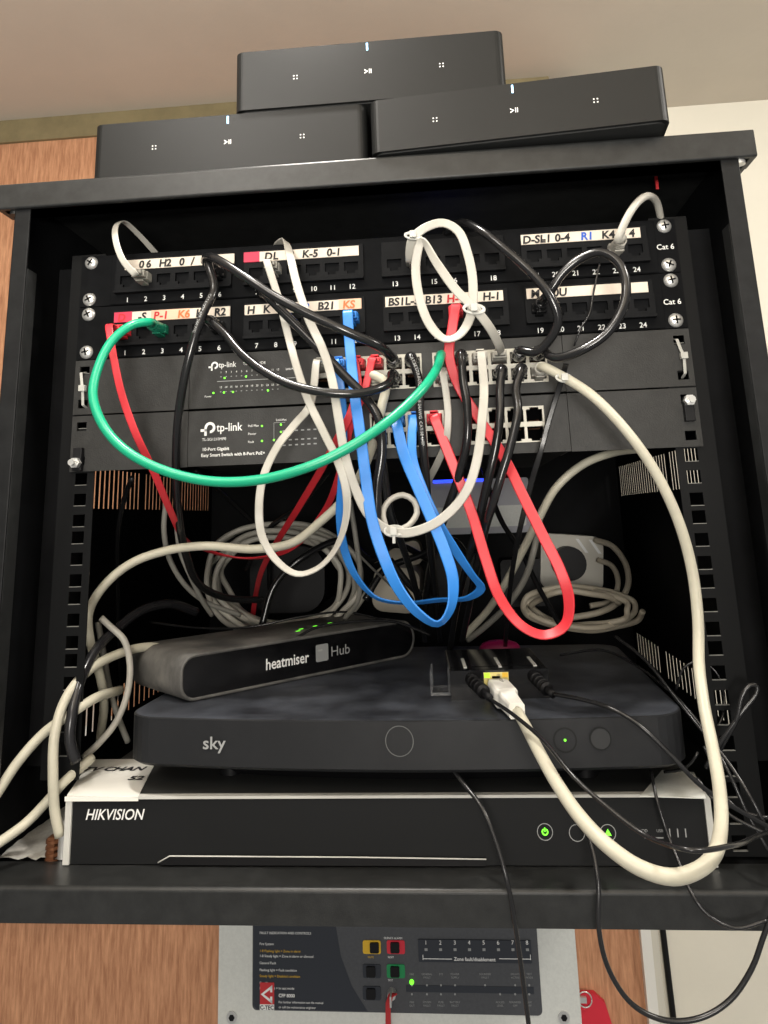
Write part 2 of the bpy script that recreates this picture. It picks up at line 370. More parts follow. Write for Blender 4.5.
def net_switch(label, z0, z1, cols, rows, key, lx, depth):
    t = thing('network_switch', label, 'network switch', (0, 0, z0), 'network switches')
    hs = []; yf = -3.
    silver = []
    for x in cols:
        for j, z in enumerate(rows): hs += jack_holes(x, z, up=(j == 0), w=11.9, h=9.2, nt=1.6)
    blocks = []; st = cols[0]
    for a, b in zip(cols, cols[1:]+[9999]):
        if b-a > 16: blocks.append((st, a)); st = b
    hh = [(a-7.3, b+7.3, rows[1]-7.1, rows[0]+7.1) for a, b in blocks]
    MB().plate(-146, 146, z0+.6, z1-.6, hh, yf, 0, 'switch').box(-145, 145, 14, depth, z0+1.2, z1-1.2, 'powder_in').box(-145, -143, 0, 14, z0+1.2, z1-1.2, 'powder_in').box(143, 145, 0, 14, z0+1.2, z1-1.2, 'powder_in').box(-143, 143, 0, 14, z1-2, z1-1.2, 'powder_in').box(-143, 143, 0, 14, z0+1.2, z0+2, 'powder_in').build('front_panel', t, bevel=.3)
    for (a, b), h in zip(blocks, hh):
        q = [r for r in hs if a-8 < r[0] < b+8]
        MB().plate(h[0], h[1], h[2], h[3], q, yf-.6, 1, 'silver').build('port_frame', t)
    for i, x in enumerate(cols):
        for j, z in enumerate(rows): jack('port', t, x, z, yf-.4, up=(j == 0), w=11.9, h=9.2); PORTS[(key, i, j)] = (x, yf-.6, z)
    for sx in (-1, 1):
        zc = (z0+z1)/2
        x0, x1 = sorted((sx*146.4, sx*241)); hx = sorted((sx*229, sx*237))
        e = MB().plate(x0, x1, z0+.3, z1-.3, [(hx[0], hx[1], zc+10, zc+17), (hx[0], hx[1], zc-17, zc-10)], yf, -1, 'switch')
        x0, x1 = sorted((sx*146.4, sx*148)); e.box(x0, x1, -1, 60, z0+2, z1-2, 'switch')
        e.build('rack_ear', t, bevel=.3)
    return t
t1 = net_switch('slim black 24-port network switch directly under the patch panels', -133.7, -89.2, [-39+14*k for k in range(6)]+[54+14.5*k for k in range(6)], (-105.2, -118), 'c', 0, 150)
Y3 = -3.15
b = MB(); q = at(209.5, 370, Y3); logo(b, q.x, q.z, 6.2, 'white_txt', Y3); b.text('tp-link', q.x+7.5, q.z+1.6, 4.4, 'white_txt', y=Y3, bold=.006, wide=.86)
b.text('TL-SG1024DE', q.x+27, q.z+2.6, 2.2, 'white_txt', y=Y3)
zA = at(225, 374, Y3).z; zB = at(225, 389, Y3).z
for k in range(12):
    x = at(221, 376, Y3).x+k*4.15
    b.text(str(k+1), x, zA+.8, 1.5, 'white_txt', y=Y3, align='C'); b.text(str(k+13), x, zB+.8, 1.5, 'white_txt', y=Y3, align='C')
    b.box(x-.5, x+.5, Y3-.05, Y3, zA-2.4, zA-1.8, 'grey_txt'); b.box(x-.5, x+.5, Y3-.05, Y3, zB-2.4, zB-1.8, 'grey_txt')
x = at(221, 376, Y3).x; b.box(x-3, x+62, Y3-.05, Y3, zA-6, zA-5.5, 'grey_txt'); b.text('Power', x-13, zB-6, 1.5, 'white_txt', y=Y3); b.text('1000Mbps', x+52, zB-1.5, 1.6, 'white_txt', y=Y3); b.text('Link/Act', x+52, zA+.8, 1.6, 'white_txt', y=Y3)
b.build('front_lettering', t1)
px_leds(t1, [(224.7, 378), (246, 376.6), (213.5, 393), (224, 392.5), (233, 392), (268, 390.5)], Y3)
t2 = net_switch('black network switch with larger white lettering, lower of the two switches', -178.6, -134.4, [4, 18, 32, 46, 79, 93, 107, 121], (-150.2, -163), 'd', 0, 190)
b = MB(); q = at(202, 436, Y3); logo(b, q.x, q.z+1, 9.2, 'white_txt', Y3); b.text('tp-link', q.x+11.5, q.z+3, 6.4, 'white_txt', y=Y3, bold=.006, wide=.86)
q = at(202, 441, Y3); b.text('TL-SG1210MPE', q.x, q.z, 2.1, 'white_txt', y=Y3)
q = at(202, 451, Y3); b.text('10-Port Gigabit', q.x, q.z, 2.4, 'white_txt', y=Y3, bold=.015); q = at(201, 457, Y3); b.text('Easy Smart Switch with 8-Port PoE+', q.x, q.z, 2.4, 'white_txt', y=Y3, bold=.015)
for x, y, s in ((248, 427, 'PoE Max'), (248, 435, 'Power'), (248, 443, 'Fault'), (276, 421, 'Link/Act')): p = at(x, y, Y3); b.text(s, p.x, p.z, 1.7, 'white_txt', y=Y3)
for k in range(6):
    p = at(284+k*6.2, 431-k*.35, Y3)
    for dz in (0, -7, -11): b.box(p.x-1.2, p.x+1.2, Y3-.05, Y3, p.z+dz-.5, p.z+dz+.5, 'grey_txt')
p = at(275, 425, Y3)
for a in ((p.x-1, p.x+8, p.z+1.6, p.z+1.9), (p.x-1, p.x-.7, p.z-13, p.z+1.6)): b.box(a[0], a[1], Y3-.05, Y3, a[2], a[3], 'grey_txt')
b.build('front_lettering', t2)
px_leds(t2, [(262, 426), (281, 424.6), (281, 432), (262, 441), (274, 440), (281, 440)], Y3)
for o in t2.children:
    if o.name.startswith('status_light'): o.scale = (1, 1, 1)
# zip ties holding the upper switch, loose bolts in the lower one
for sx, side, yc in ((1, 'right', -111), (-1, 'left', -113)):
    x = sx*233; s = MB()
    s.sweep([Vector((x-2, 3, yc+15)), Vector((x-2, -5, yc+13)), Vector((x-.5, -6, yc+5)), Vector((x+1, -7, yc)), Vector((x+1, -6, yc-6)), Vector((x+1, -5, yc-13)), Vector((x+1, 3, yc-15))], 2.4, 1.0, 'tie', flat=True)
    s.box(x-1.6, x+3.4, -9, -5, yc-2.4, yc+2.4, 'tie')
    tag(s.build('zip_tie', bevel=.4), 'white plastic zip tie fastening the slim upper switch at its %s end' % side, 'zip tie', 'zip ties on the switch')
for sx, side, z in ((1, 'right', -151), (-1, 'left', -169)):
    s = MB(); x = sx*233
    s.box(x-3.5, x+3.5, -8, -3.2, z-9, z+9, 'plastic_black'); s.cyl((x, -12, z+(6 if sx > 0 else -3)), 4.2, 4, 'y', 'steel', n=6, smooth=False); s.cyl((x, -17, z+(6 if sx > 0 else -3)), 2.4, 6, 'y', 'steel')
    tag(s.build('cage_bolt', bevel=.4), 'loose cage nut and bolt at the %s end of the lower switch' % side, 'bolt', 'bolts of the lower switch')

# ------------------------------------------------------------------ three amplifiers on top
def amp(label, pxl, pxr, Y, z0, z1, rot=0., Yr=None):
    a, c = at(pxl[0], pxl[1], Y), at(pxr[0], pxr[1], Yr or Y); w = ((c.x-a.x)**2+(c.y-a.y)**2)**.5
    t = thing('streaming_amplifier', label, 'amplifier', ((a.x+c.x)/2-math.sin(rot)*w/2, (a.y+c.y)/2+math.cos(rot)*w/2, z0), 'stacked amplifiers', (0, 0, rot)); h = z1-z0
    MB().prism(rrect(-w/2, w/2, -w/2, w/2, 7), 'z', 1.0, h, 'amp', smooth=False).build('body', t, local=True, bevel=1.)
    MB().prism(rrect(-w/2+3, w/2-3, -w/2+3, w/2-3, 6), 'z', 0, 1.0, 'amp_side').build('base', t, local=True)
    b = MB(); y = -w/2-.15; zc = h*.5
    def quad4(x):
        for i in (-1, 1):
            for j in (-1, 1): b.box(x+i*1.3-.5, x+i*1.3+.5, y-.05, y, zc+j*1.3-.5, zc+j*1.3+.5, 'white_txt')
    quad4(-w*.27); b.build('touch_symbol', t, local=True); b = MB(); quad4(w*.27); b.build('touch_symbol', t, local=True); b = MB()
    b.add([(-2.8, y, zc-2), (-2.8, y, zc-1), (-1, y, zc), (-2.8, y, zc+1), (-2.8, y, zc+2), (.3, y, zc)], [(0, 5, 2, 1), (2, 5, 4, 3)], 'white_txt')
    b.box(.9, 1.5, y-.05, y, zc-2, zc+2, 'white_txt').box(2.3, 2.9, y-.05, y, zc-2, zc+2, 'white_txt')
    b.build('touch_symbol', t, local=True)
    MB().box(-.7, .7, y-.3, y+.1, h-8, h-1.5, 'blue_led').build('status_light', t, local=True)
    return t
amp('left black streaming amplifier of the bottom pair on top of the cabinet', (94, 128), (366, 108), -38, 51, 99)
amp('right black streaming amplifier of the bottom pair on top of the cabinet', (369, 102), (665, 72), -44, 52, 97, -.08, -62)
amp('top black streaming amplifier stacked across the two others', (235, 53), (503, 33), -40, 99.6, 153)

# ------------------------------------------------------------------ video recorder
nv = thing('video_recorder', 'wide black-fronted HIKVISION video recorder at the bottom of the cabinet', 'video recorder', (-6, -11, -447))
MB().prism([(-222, -11), (212, -11), (212, 330), (-222, 330)], 'z', -446, -404.5, 'dark_paint').build('casing', nv, bevel=.8)
fr = MB().plate(-223, 213, -446.2, -403.8, [(-218.5, 209, -446.5, -405.6)], -15, -10, 'nvr_metal'); fr.build('front_frame', nv, bevel=.8)
MB().box(-218.5, 209, -13.5, -10.5, -446.2, -405.6, 'nvr_front').build('front_panel', nv, bevel=.3)
MB().prism([(-163, -446), (-157, -439.6), (180, -439.6), (192, -446), (180, -441.2), (-155, -441.2)][:0] or [(-154, -445.5), (-146, -440), (66, -441.2), (66, -445.5)], 'y', -16, -13, 'plastic_black').sweep([Vector(v) for v in ((-155, -16.2, -444), (-147, -16.2, -440), (-20, -16.2, -440.4), (66, -16.2, -441.4))], .9, .9, 'nvr_metal', n=6).build('front_flap', nv)
b = MB(); b.text('HIKVISION', -209, -418.6, 6.6, 'white_txt', y=-13.9, slant=.25, bold=.012, wide=.92)
p = at(660, 834, -14); b.text('HDD', p.x-13, p.z+1, 1.7, 'grey_txt', y=-13.8); b.text('USB', p.x-2, p.z+1, 1.7, 'grey_txt', y=-13.8)
for k in range(3): b.box(p.x+6+k*5, p.x+6.7+k*5, -13.9, -13.6, p.z-2, p.z+3, 'grey_txt')
b.box(p.x-10, p.x+2, -13.9, -13.6, p.z-2.6, p.z-2, 'grey_txt').build('front_lettering', nv)
for x, y, g in ((545, 832, 'green_led'), (577, 833, None), (608, 833, 'green_led')):
    p = at(x, y, -14); b = MB()
    n = 20; vs = []
    for i in range(n): a = 2*PI*i/n; vs += [(p.x+4.7*math.cos(a), -13.9, p.z+4.7*math.sin(a)), (p.x+5.2*math.cos(a), -13.9, p.z+5.2*math.sin(a))]
    b.add(vs, [(2*i, 2*i+1, (2*i+3) % (2*n), (2*i+2) % (2*n)) for i in range(n)], 'grey_txt')
    if g == 'green_led' and x < 550:
        for i in range(10):
            a = PI*.62+i*PI*1.76/10; a2 = a+PI*1.76/10; b.add([(p.x+rr*math.cos(aa), -13.95, p.z+rr*math.sin(aa)) for rr, aa in ((1.3, a), (2.2, a), (2.2, a2), (1.3, a2))], [(0,1,2,3)], g)
        b.box(p.x-.3, p.x+.3, -14, -13.9, p.z, p.z+2.6, g)
    elif g: b.add([(p.x-2.2, -13.95, p.z-1.6), (p.x+2.2, -13.95, p.z-1.6), (p.x, -13.95, p.z+2.4)], [(0,1,2)], g)
    b.build('power_button' if x < 550 else 'indicator', nv)
# handwritten white label on the recorder
a1, a2, a3, a4 = [atz(x, y, -403.9) for x, y in ((67, 795.5), (138, 797), (154, 762), (88, 762))]
b = MB().add([(a1.x, a1.y, -403.6), (a2.x, a2.y, -403.6), (a3.x, 66, -403.6), (a4.x, 66, -403.6), (a1.x, a1.y, -404), (a2.x, a2.y, -404), (a3.x, 66, -404), (a4.x, 66, -404)], [(0,1,2,3),(0,4,5,1),(1,5,6,2),(2,6,7,3),(3,7,4,0)], 'white_plastic')
q = atz(81, 771, -403.4); b.text('TV CHAN', q.x, q.y, 8.5, 'ink', y=-403.2, plane='z', bold=.035, slant=.15, wide=.92); q = atz(127, 780, -403.4); b.text('52', q.x, q.y, 8, 'ink', y=-403.2, plane='z', bold=.035)
b.box(a1.x, a2.x, -15.6, -15.1, -406.6, -403.7, 'white_plastic')
tag(b.build('paper_label'), 'white handwritten TV CHAN label on top left of the video recorder', 'label')

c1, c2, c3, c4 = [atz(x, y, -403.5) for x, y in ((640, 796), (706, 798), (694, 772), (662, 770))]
b = MB().add([(c.x, c.y, -403.5) for c in (c1, c2, c3, c4)]+[(c.x, c.y, -404) for c in (c1, c2, c3, c4)], [(0,1,2,3),(0,4,5,1),(1,5,6,2),(2,6,7,3),(3,7,4,0)], 'alarm_box')  # pale polygon paints the lit part of the casing top
tag(b.build('lit_patch'), 'pale patch painted for light falling on the top right front corner of the video recorder', 'patch')
# ------------------------------------------------------------------ set-top box
sk = thing('set_top_box', 'large flat black sky set-top box lying on the video recorder', 'set-top box', (13, 110, -404), rot=(0, 0, -.035))
def sky_outline(grow=0., n=26, W=194., f=-142., back=142., bow=14., r=26.):
    W += grow; f -= grow; back += grow; pts = []
    for i in range(n+1):      # bowed front, left to right
        x = -W+r+(2*W-2*r)*i/n; pts.append((x, f+bow*(x/W)**2))
    yf = f+bow*((W-r)/W)**2
    for k in range(1, 8): a = -PI/2+PI/2*k/7; pts.append((W-r+r*math.cos(a), yf+r+r*math.sin(a)))
    for cx, cy, a0 in ((W-20, back-20, 0), (-W+20, back-20, PI/2)):
        for k in range(7): a = a0+PI/2*k/6; pts.append((cx+20*math.cos(a), cy+20*math.sin(a)))
    for k in range(0, 7): a = PI+PI/2*k/7; pts.append((-W+r+r*math.cos(a), yf+r+r*math.sin(a)))
    return pts
def loft(b, rings, m, capt=None, capb=None, smooth=False):
    n = len(rings[0]); vs = [v for r in rings for v in r]
    b.add(vs, [(j*n+i, j*n+(i+1) % n, (j+1)*n+(i+1) % n, (j+1)*n+i) for j in range(len(rings)-1) for i in range(n)], m, smooth)
    if capt: b.add(rings[-1], [tuple(range(n))], capt)
    if capb: b.add(rings[0], [tuple(range(n))[::-1]], capb)
def ringz(o, z): return [(x, y, z) for x, y in o]
b = MB(); loft(b, [ringz(sky_outline(-2), 19), ringz(sky_outline(0), 21), ringz(sky_outline(0), 50), ringz(sky_outline(-1), 50.6)], 'sky_front'); b.build('front_band', sk, local=True)
b = MB(); loft(b, [ringz(sky_outline(-1), 50.6), ringz(sky_outline(-3), 51), ringz(sky_outline(-26), 51.2)], 'sky_top', capt='sky_top'); b.build('lid', sk, local=True)
b = MB(); loft(b, [ringz(sky_outline(-46), 1), ringz(sky_outline(-40), 9), ringz(sky_outline(-8), 17), ringz(sky_outline(-2), 19)], 'plastic_black', capb='plastic_black'); b.build('base', sk, local=True)
for fx in (-1, 1):
    for fy in (-1, 1): MB().cyl((fx*130, fy*80, 0), 9, 6, 'z', 'plastic_black').build('foot', sk, local=True)
def skyfront(x): return -142+14*(x/184)**2-.25
inv = Matrix.Rotation(.035, 4, 'Z')
def sky_local(px, py):
    # nearest point on the bowed front, in the box's own frame
    Y = -30
    for _ in range(6):
        w = at(px, py, Y); l = inv @ (w-Vector((13, 110, -404))); Y += (skyfront(l.x)-l.y)
    return l
b = MB(); l = sky_local(204, 750); b.text('sky', l.x, l.z+1.5, 7.8, 'grey_txt', y=skyfront(l.x+8)-2.2, bold=.012, wide=1.12)
mat('ring', (88,90,90), .5)
mat('button', (42,43,44), .45, spec=.3)
for px, py, R, mm in ((399.5, 741, 9.2, 'ring'), (600, 738, 6.6, 'amp'), (565, 740, 7.2, 'amp')):
    l = sky_local(px, py); n = 32; vs = []
    w = .28 if mm == 'ring' else .5
    for i in range(n):
        a = 2*PI*i/n
        for rr in (R-w, R+w): X = l.x+rr*math.cos(a); vs.append((X, skyfront(X)-(.3 if mm == 'ring' else 1.7 if px == 600 else .5), l.z+rr*math.sin(a)))
    b.add(vs, [(2*i, 2*i+1, (2*i+3) % (2*n), (2*i+2) % (2*n)) for i in range(n)], mm)
b.build('front_lettering', sk, local=True)
l = sky_local(565, 740); MB().cyl((l.x, skyfront(l.x)-.6, l.z), .8, .6, 'y', 'green_led', n=10).build('status_light', sk, local=True)
l = sky_local(600, 738); MB().cyl((l.x, skyfront(l.x)-1.6, l.z), 6.2, 2.2, 'y', 'button', n=28).build('power_button', sk, local=True)

# ------------------------------------------------------------------ heating hub on top of it
ST = -352.8
A = atz(180, 705, ST); B = atz(416, 656, ST); ang = math.atan2(B.y-A.y, B.x-A.x); L = (B-A).length
hb = thing('heating_hub', 'black heatmiser hub with rounded ends lying at an angle on the sky box', 'hub', (A.x, A.y, ST+.3), rot=(0, 0, ang))
H = 34.
def stad(x0, x1, z0, z1, n=10):
    r = (z1-z0)/2; cz = (z0+z1)/2; o = []
    for k in range(n+1): a = -PI/2+PI*k/n; o.append((x1-r+r*math.cos(a), cz+r*math.sin(a)))
    for k in range(n+1): a = PI/2+PI*k/n; o.append((x0+r+r*math.cos(a), cz+r*math.sin(a)))
    return o
def ringy(o, y): return [(x, y, z) for x, z in o]
D = 90
def stad(x0, x1, z0, z1):
    r_ = 12.5-x0; h_ = (z1-z0)/2-.2
    a = rrect(x0, x1, z0, z1, min(r_, h_), 8); c = rrect(x0, x1, z0, z1, h_, 8); m_ = (x0+x1)/2
    return [(q if q[0] > m_ else p_) for p_, q in zip(a, c)]
b = MB(); so = stad(0, L, 0, H); si = stad(2.6, L-2.6, 2.6, H-2.6); se = stad(2, L-2, 2, H-2)
loft(b, [ringy(si, 1.2), ringy(stad(1, L-1, 1, H-1), 0), ringy(so, 1.4), ringy(so, D-3), ringy(se, D)], 'hub_body', capt='hub_body', smooth=True)
b.build('body', hb, local=True)
MB().prism(si, 'y', 1.0, 4, 'gloss').build('front_panel', hb, local=True)
def hub_local(px, py):
    # front plane of the hub: point A, normal to its length
    n = Vector((math.sin(ang), -math.cos(ang), 0)); d = ray(px, py); t = (A-CAM).dot(n)/d.dot(n); w = CAM+d*t-Vector((A.x, A.y, ST)); return w.x*math.cos(ang)+w.y*math.sin(ang), w.z
b = MB(); x0, z0 = hub_local(266, 672); x1, z1 = hub_local(312, 664); w = x1-x0
b.text('heatmiser', x0, z0+1, 8.6, 'white_txt', y=.7, bold=.015, wide=w/52)
x2, _ = hub_local(327, 656); b.text('Hub', x2+4.5, z0+2, 8.2, 'grey_txt', y=.7, wide=1.1)
b.prism(rrect(x1+5, x2+2, z0-.5, z0+13.5, 1.5, 3), 'y', .6, 1, 'grey_txt').text('neo', x1+6.5, z0+8, 2.4, 'nvr_metal', y=.4)
b.build('front_lettering', hb, local=True)
for x, y in ((298, 631), (315, 626), (330, 623), (301, 629)):
    w = atz(x, y, ST+H+.4)-Vector((A.x, A.y, 0)); lx, ly = w.x*math.cos(ang)+w.y*math.sin(ang), -w.x*math.sin(ang)+w.y*math.cos(ang)
    MB().box(lx-2.2, lx+2.2, ly-.8, ly+.8, H-.3, H+.25, 'green_led').build('status_light', hb, local=True)

# ------------------------------------------------------------------ small ethernet adapter box
fa = at(451, 697, 20); fb = at(549, 690, 26)
ax0, ax1 = fa.x, fb.x; ay = 20
ad = thing('ethernet_adapter', 'small glossy black adapter box with a cream network cable plugged in', 'adapter', ((ax0+ax1)/2, ay, ST), rot=(0, 0, .05))
W2 = (ax1-ax0)/2; AH = 20
pc = (at(496, 676, ay).x-(ax0+ax1)/2)
b = MB().plate(-W2, W2, 0, AH, [(pc-9, pc+9, 2.5, AH-1.5)], 0, 2, 'gloss'); b.box(-W2, W2, 14, 88, 0, AH, 'gloss').box(-W2, -W2+2, 2, 14, 0, AH, 'gloss').box(W2-2, W2, 2, 14, 0, AH, 'gloss').box(-W2, W2, 2, 14, AH-2, AH, 'gloss').build('casing', ad, local=True, bevel=1.6)
for xx in (-W2+12, -W2+38, -W2+64):
    MB().box(xx-1.2, xx+1.2, 10, 46, AH-.2, AH+.5, 'nvr_metal').build('reflection_streak', ad, local=True)  # pale strips painted as white reflections on the glossy lid
jk = MB().plate(pc-9, pc+9, 2.5, AH-1.5, [(pc-6, pc+6, 5, AH-6), (pc-3, pc+3, AH-6.5, AH-4)], -.6, 13, 'port_metal'); jk.box(pc-8.6, pc-4.5, -1, -.4, AH-5, AH-1.8, 'lime').box(pc+4.5, pc+8.6, -1, -.4, AH-5, AH-1.8, 'yellow').build('port', ad, local=True)
br = thing('plastic_bracket', 'clear plastic wall bracket lying left of the small adapter box', 'bracket', (at(430, 690, 30).x, 34, ST))
o0, o1 = [at(x, 700, 34).x for x in (431, 451)]
MB().box(o0, o1, 30, 31.5, ST+.5, ST+3, 'clear').box(o0, o0+1.5, 30, 60, ST+.5, ST+18, 'clear').box(o0+1, o1, 30, 60, ST+.5, ST+1.8, 'clear').box(o1-1.5, o1, 30, 50, ST+.5, ST+20, 'clear').build('tray', br, bevel=.5)
AD_PORT = Vector(((ax0+ax1)/2+pc, ay-1, ST+9.5))

# ------------------------------------------------------------------ floor clutter of the cabinet
pts = [at(x, y, 0) for x, y in ((-10, 860), (56, 862))]
rnd = random.Random(3)
vs = []; fs = []; nx, ny = 14, 22; X0, X1 = -277, -231
for j in range(ny+1):
    for i in range(nx+1): vs.append((X0+(X1-X0)*i/nx, -5+150*j/ny, -447.6+rnd.uniform(0, 1.2)+1.5*(abs(math.sin(i*.7+j*.3)))))
for j in range(ny):
    for i in range(nx): k = j*(nx+1)+i; fs.append((k, k+1, k+nx+2, k+nx+1))
tag(MB().add(vs, fs, 'floor_dust', True).build('dust_sheet'), 'crumpled pale grey sheet on the cabinet floor left of the video recorder', 'sheet')
b = MB(); p = at(51, 850, -6)
b.box(p.x-2.6, p.x+2.6, -7, 0, -446.6, p.z+8, 'copper'); 
for k in range(4): b.cyl((p.x, -3, p.z-8+k*4), 5.2, 2, 'z', 'copper', n=10)
b.cyl((p.x+7, -3, -446.6), 3.4, 16, 'z', 'steel', n=10)
tag(b.build('rusty_bolt'), 'rusty brown bolt standing at the front left corner of the video recorder', 'bolt')

# ------------------------------------------------------------------ cables
def spline(P, step=3.0):
    out = []; n = len(P)
    for i in range(n-1):
        p0 = P[max(i-1, 0)]; p1 = P[i]; p2 = P[i+1]; p3 = P[min(i+2, n-1)]
        if i == 0: p0 = p1*2-p2
        if i == n-2: p3 = p2*2-p1
        L = (Vector(p2[:3])-Vector(p1[:3])).length; k = max(2, int(L/step))
        def tj(t, a, b): return t+max((a[:3] and (Vector(b[:3])-Vector(a[:3])).length), 1e-3)**.5
        t0 = 0; t1 = tj(t0, p0, p1); t2 = tj(t1, p1, p2); t3 = tj(t2, p2, p3)
        for s in range(k):
            t = t1+(t2-t1)*s/k
            A1 = p0*((t1-t)/(t1-t0))+p1*((t-t0)/(t1-t0)); A2 = p1*((t2-t)/(t2-t1))+p2*((t-t1)/(t2-t1)); A3 = p2*((t3-t)/(t3-t2))+p3*((t-t2)/(t3-t2))
            B1 = A1*((t2-t)/(t2-t0))+A2*((t-t0)/(t2-t0)); B2 = A2*((t3-t)/(t3-t1))+A3*((t-t1)/(t3-t1))
            out.append(B1*((t2-t)/(t2-t1))+B2*((t-t1)/(t2-t1)))
    out.append(P[-1].copy()); return out
def plug_mesh(style, m, x, y, z, up):
    s = 1 if up else -1; b = MB()
    if style == 'flat':
        b.box(x-5.6, x+5.6, y-9, y+6, z-3.2, z+3.6, m); b.box(x-5.2, x+5.2, y-15, y-9, z-2.8, z+2.8, m); b.box(x-4.2, x+4.2, y-19, y-15, z-1.6, z+1.6, m)
    else:
        b.box(x-5.6, x+5.6, y-6, y+6, z-3.4, z+3.4, m)
        rr = [(0, 5.6), (-2, 5.8), (-8, 5.0), (-14, 4.2), (-20, 3.5)]; n = 14
        R = [[(x+r*math.cos(2*PI*i/n), y-5+d, z+r*.85*math.sin(2*PI*i/n)) for i in range(n)] for d, r in rr]
        loft(b, R, m, capt=m, smooth=True)
        for d in (-9, -12, -15): b.cyl((x, y-5+d, z), 4.9+d*.02, 1.1, 'y', m, n=14)
    lt = MB(); a, c = sorted((z+s*4.4, z+s*5.6)); lt.box(x-3, x+3, y-12, y+4, a, c, m); a, c = sorted((z+s*3.2, z+s*4.8)); lt.box(x-2.4, x+2.4, y-1, y+4, a, c, m)
    return b, lt
NC = [0]
def cable(label, pts, m, w, flat=False, start=None, end=None, plug=None, kind='network_cable', cat='network cable', style=None, group=None, pm=None, prt=None):
    """pts: (px, py, Y[, twist deg]) ; start/end: port key"""
    P = []; ends = []
    def port_pts(k):
        x, y, z = PORTS[k]; up = (len(k) == 3 and k[2] == 0); return x, y, z, up
    if start: x, y, z, up = port_pts(start); ends.append((x, y, z, up)); P += [Vector((x, y-18, z, 0)), Vector((x, y-27, z-.5, 0))]
    for p in pts:
        if isinstance(p, Vector): P.append(p.to_4d() if len(p) == 3 else p); P[-1][3] = 0
        else: q = at(*p[:3]); P.append(Vector((q.x, q.y, q.z, math.radians(p[3]) if len(p) > 3 else 0)))
    if end: x, y, z, up = port_pts(end); ends.append((x, y, z, up)); P += [Vector((x, y-27, z-.5, 0)), Vector((x, y-18, z, 0))]
    S = spline(P); pos = [Vector(v[:3]) for v in S]; tw = [v[3] for v in S]
    b = MB(); b.sweep(pos, w*(.93 if flat else 1), 1.4 if flat else w, m, flat=flat, twist=tw)
    root = thing(kind, label, cat, pos[0], group)
    b.build('jacket', root)
    if prt:      # lettering printed along the jacket, wrapped on its round surface
        txt, s0, size, pm_ = prt; tb = MB(); tb.text(txt, 0, 0, size, pm_); acc = [0.]
        for i in range(1, len(pos)): acc.append(acc[-1]+(pos[i]-pos[i-1]).length)
        out = []; j = 0; rr = w/2+.12
        for v in tb.v:
            d = s0+v.x; j = max(0, min(len(pos)-2, next((k for k in range(len(acc)-1) if acc[k+1] > d), len(pos)-2)))
            t = (d-acc[j])/max(1e-6, acc[j+1]-acc[j]); p_ = pos[j].lerp(pos[j+1], t); ja = max(0, j-1); jb = min(len(pos)-1, j+2)
            T_ = (pos[jb]-pos[ja]).normalized(); o_ = Vector((0, -.8, .6)); o_ = (o_-T_*o_.dot(T_)).normalized(); sd = o_.cross(T_)
            a_ = (v.z-size/2)/rr; out.append(p_+(o_*math.cos(a_)+sd*math.sin(a_))*rr)
        tb.v = out; tb.build('jacket_print', root)
    st = style or ('flat' if flat else 'round')
    for (x, y, z, up) in ends:
        pb, lt = plug_mesh(st, pm or m, x, y, z, up)
        o = pb.build('plug', root, bevel=.5); lt.build('latch', o, bevel=.3)
    return root
W, G = 'cable_white', 'cable_grey'
cable('thick bright green network cable swinging in a wide loop across both switches',
      [(150, 322, -38), (132, 325, -52), (112, 341, -62), (98, 368, -70), (93, 396, -76), (103, 425, -80), (124, 449, -84), (160, 469, -88), (208, 481, -90), (258, 480, -92), (308, 467, -94), (350, 447, -92), (390, 420, -86), (420, 392, -72), (436, 370, -50)],
      'cable_green', 6.6, start=('b', 3), end=('c', 6, 0), pm='boot_green')
cable('flat red network cable hanging from the first port of the second patch panel',
      [(110, 335, -40), (114, 360, -42), (122, 395, -42), (135, 432, -38), (152, 468, -25), (170, 510, 10), (184, 538, 60), (205, 550, 110), (240, 558, 130, 60), (275, 555, 120, 60), (300, 541, 100), (322, 515, 70), (336, 485, 20), (345, 450, -10), (352, 420, -24), (364, 392, -30)],
      'cable_red', 6.2, True, start=('b', 1), end=('c', 3, 0))
cable('short flat red network cable diving behind the white cables, left of the blue one',
      [(358, 385, -32), (350, 415, -30), (338, 438, -22), (322, 468, 10), (300, 505, 60), (277, 542, 130), (262, 570, 190), (255, 600, 260), (250, 640, 320)],
      'cable_red', 6.4, True, start=('c', 2, 0))
cable('flat red network cable with a long U-shaped loop right of centre',
      [(452, 330, -34), (449, 352, -30), (453, 372, -26), (462, 392, -22), (480, 420, -22), (497, 446, -28), (508, 465, -34), (525, 500, -42), (545, 540, -48), (560, 570, -50), (569, 600, -50, 25), (565, 625, -48, 45), (545, 635, -46, 55), (522, 626, -44, 45), (500, 598, -40, 20), (486, 560, -36), (474, 520, -30), (464, 492, -28), (452, 462, -28), (440, 432, -30)],
      'cable_red', 8.0, True, start=('b', 16), end=('d', 3, 0))
cable('flat blue network cable from port 12 of the second panel, hanging in the larger loop',
      [(349, 335, -34), (352, 370, -44), (356, 405, -52), (361, 440, -56), (366, 480, -58), (372, 520, -60), (383, 555, -62), (398, 588, -64, 20), (418, 613, -66, 40), (438, 624, -66, 55), (450, 610, -64, 40), (453, 580, -60, 10), (445, 552, -56), (432, 520, -52), (418, 488, -48), (404, 455, -44), (398, 430, -40)],
      'cable_blue', 8.4, True, start=('b', 12), end=('d', 1, 0))
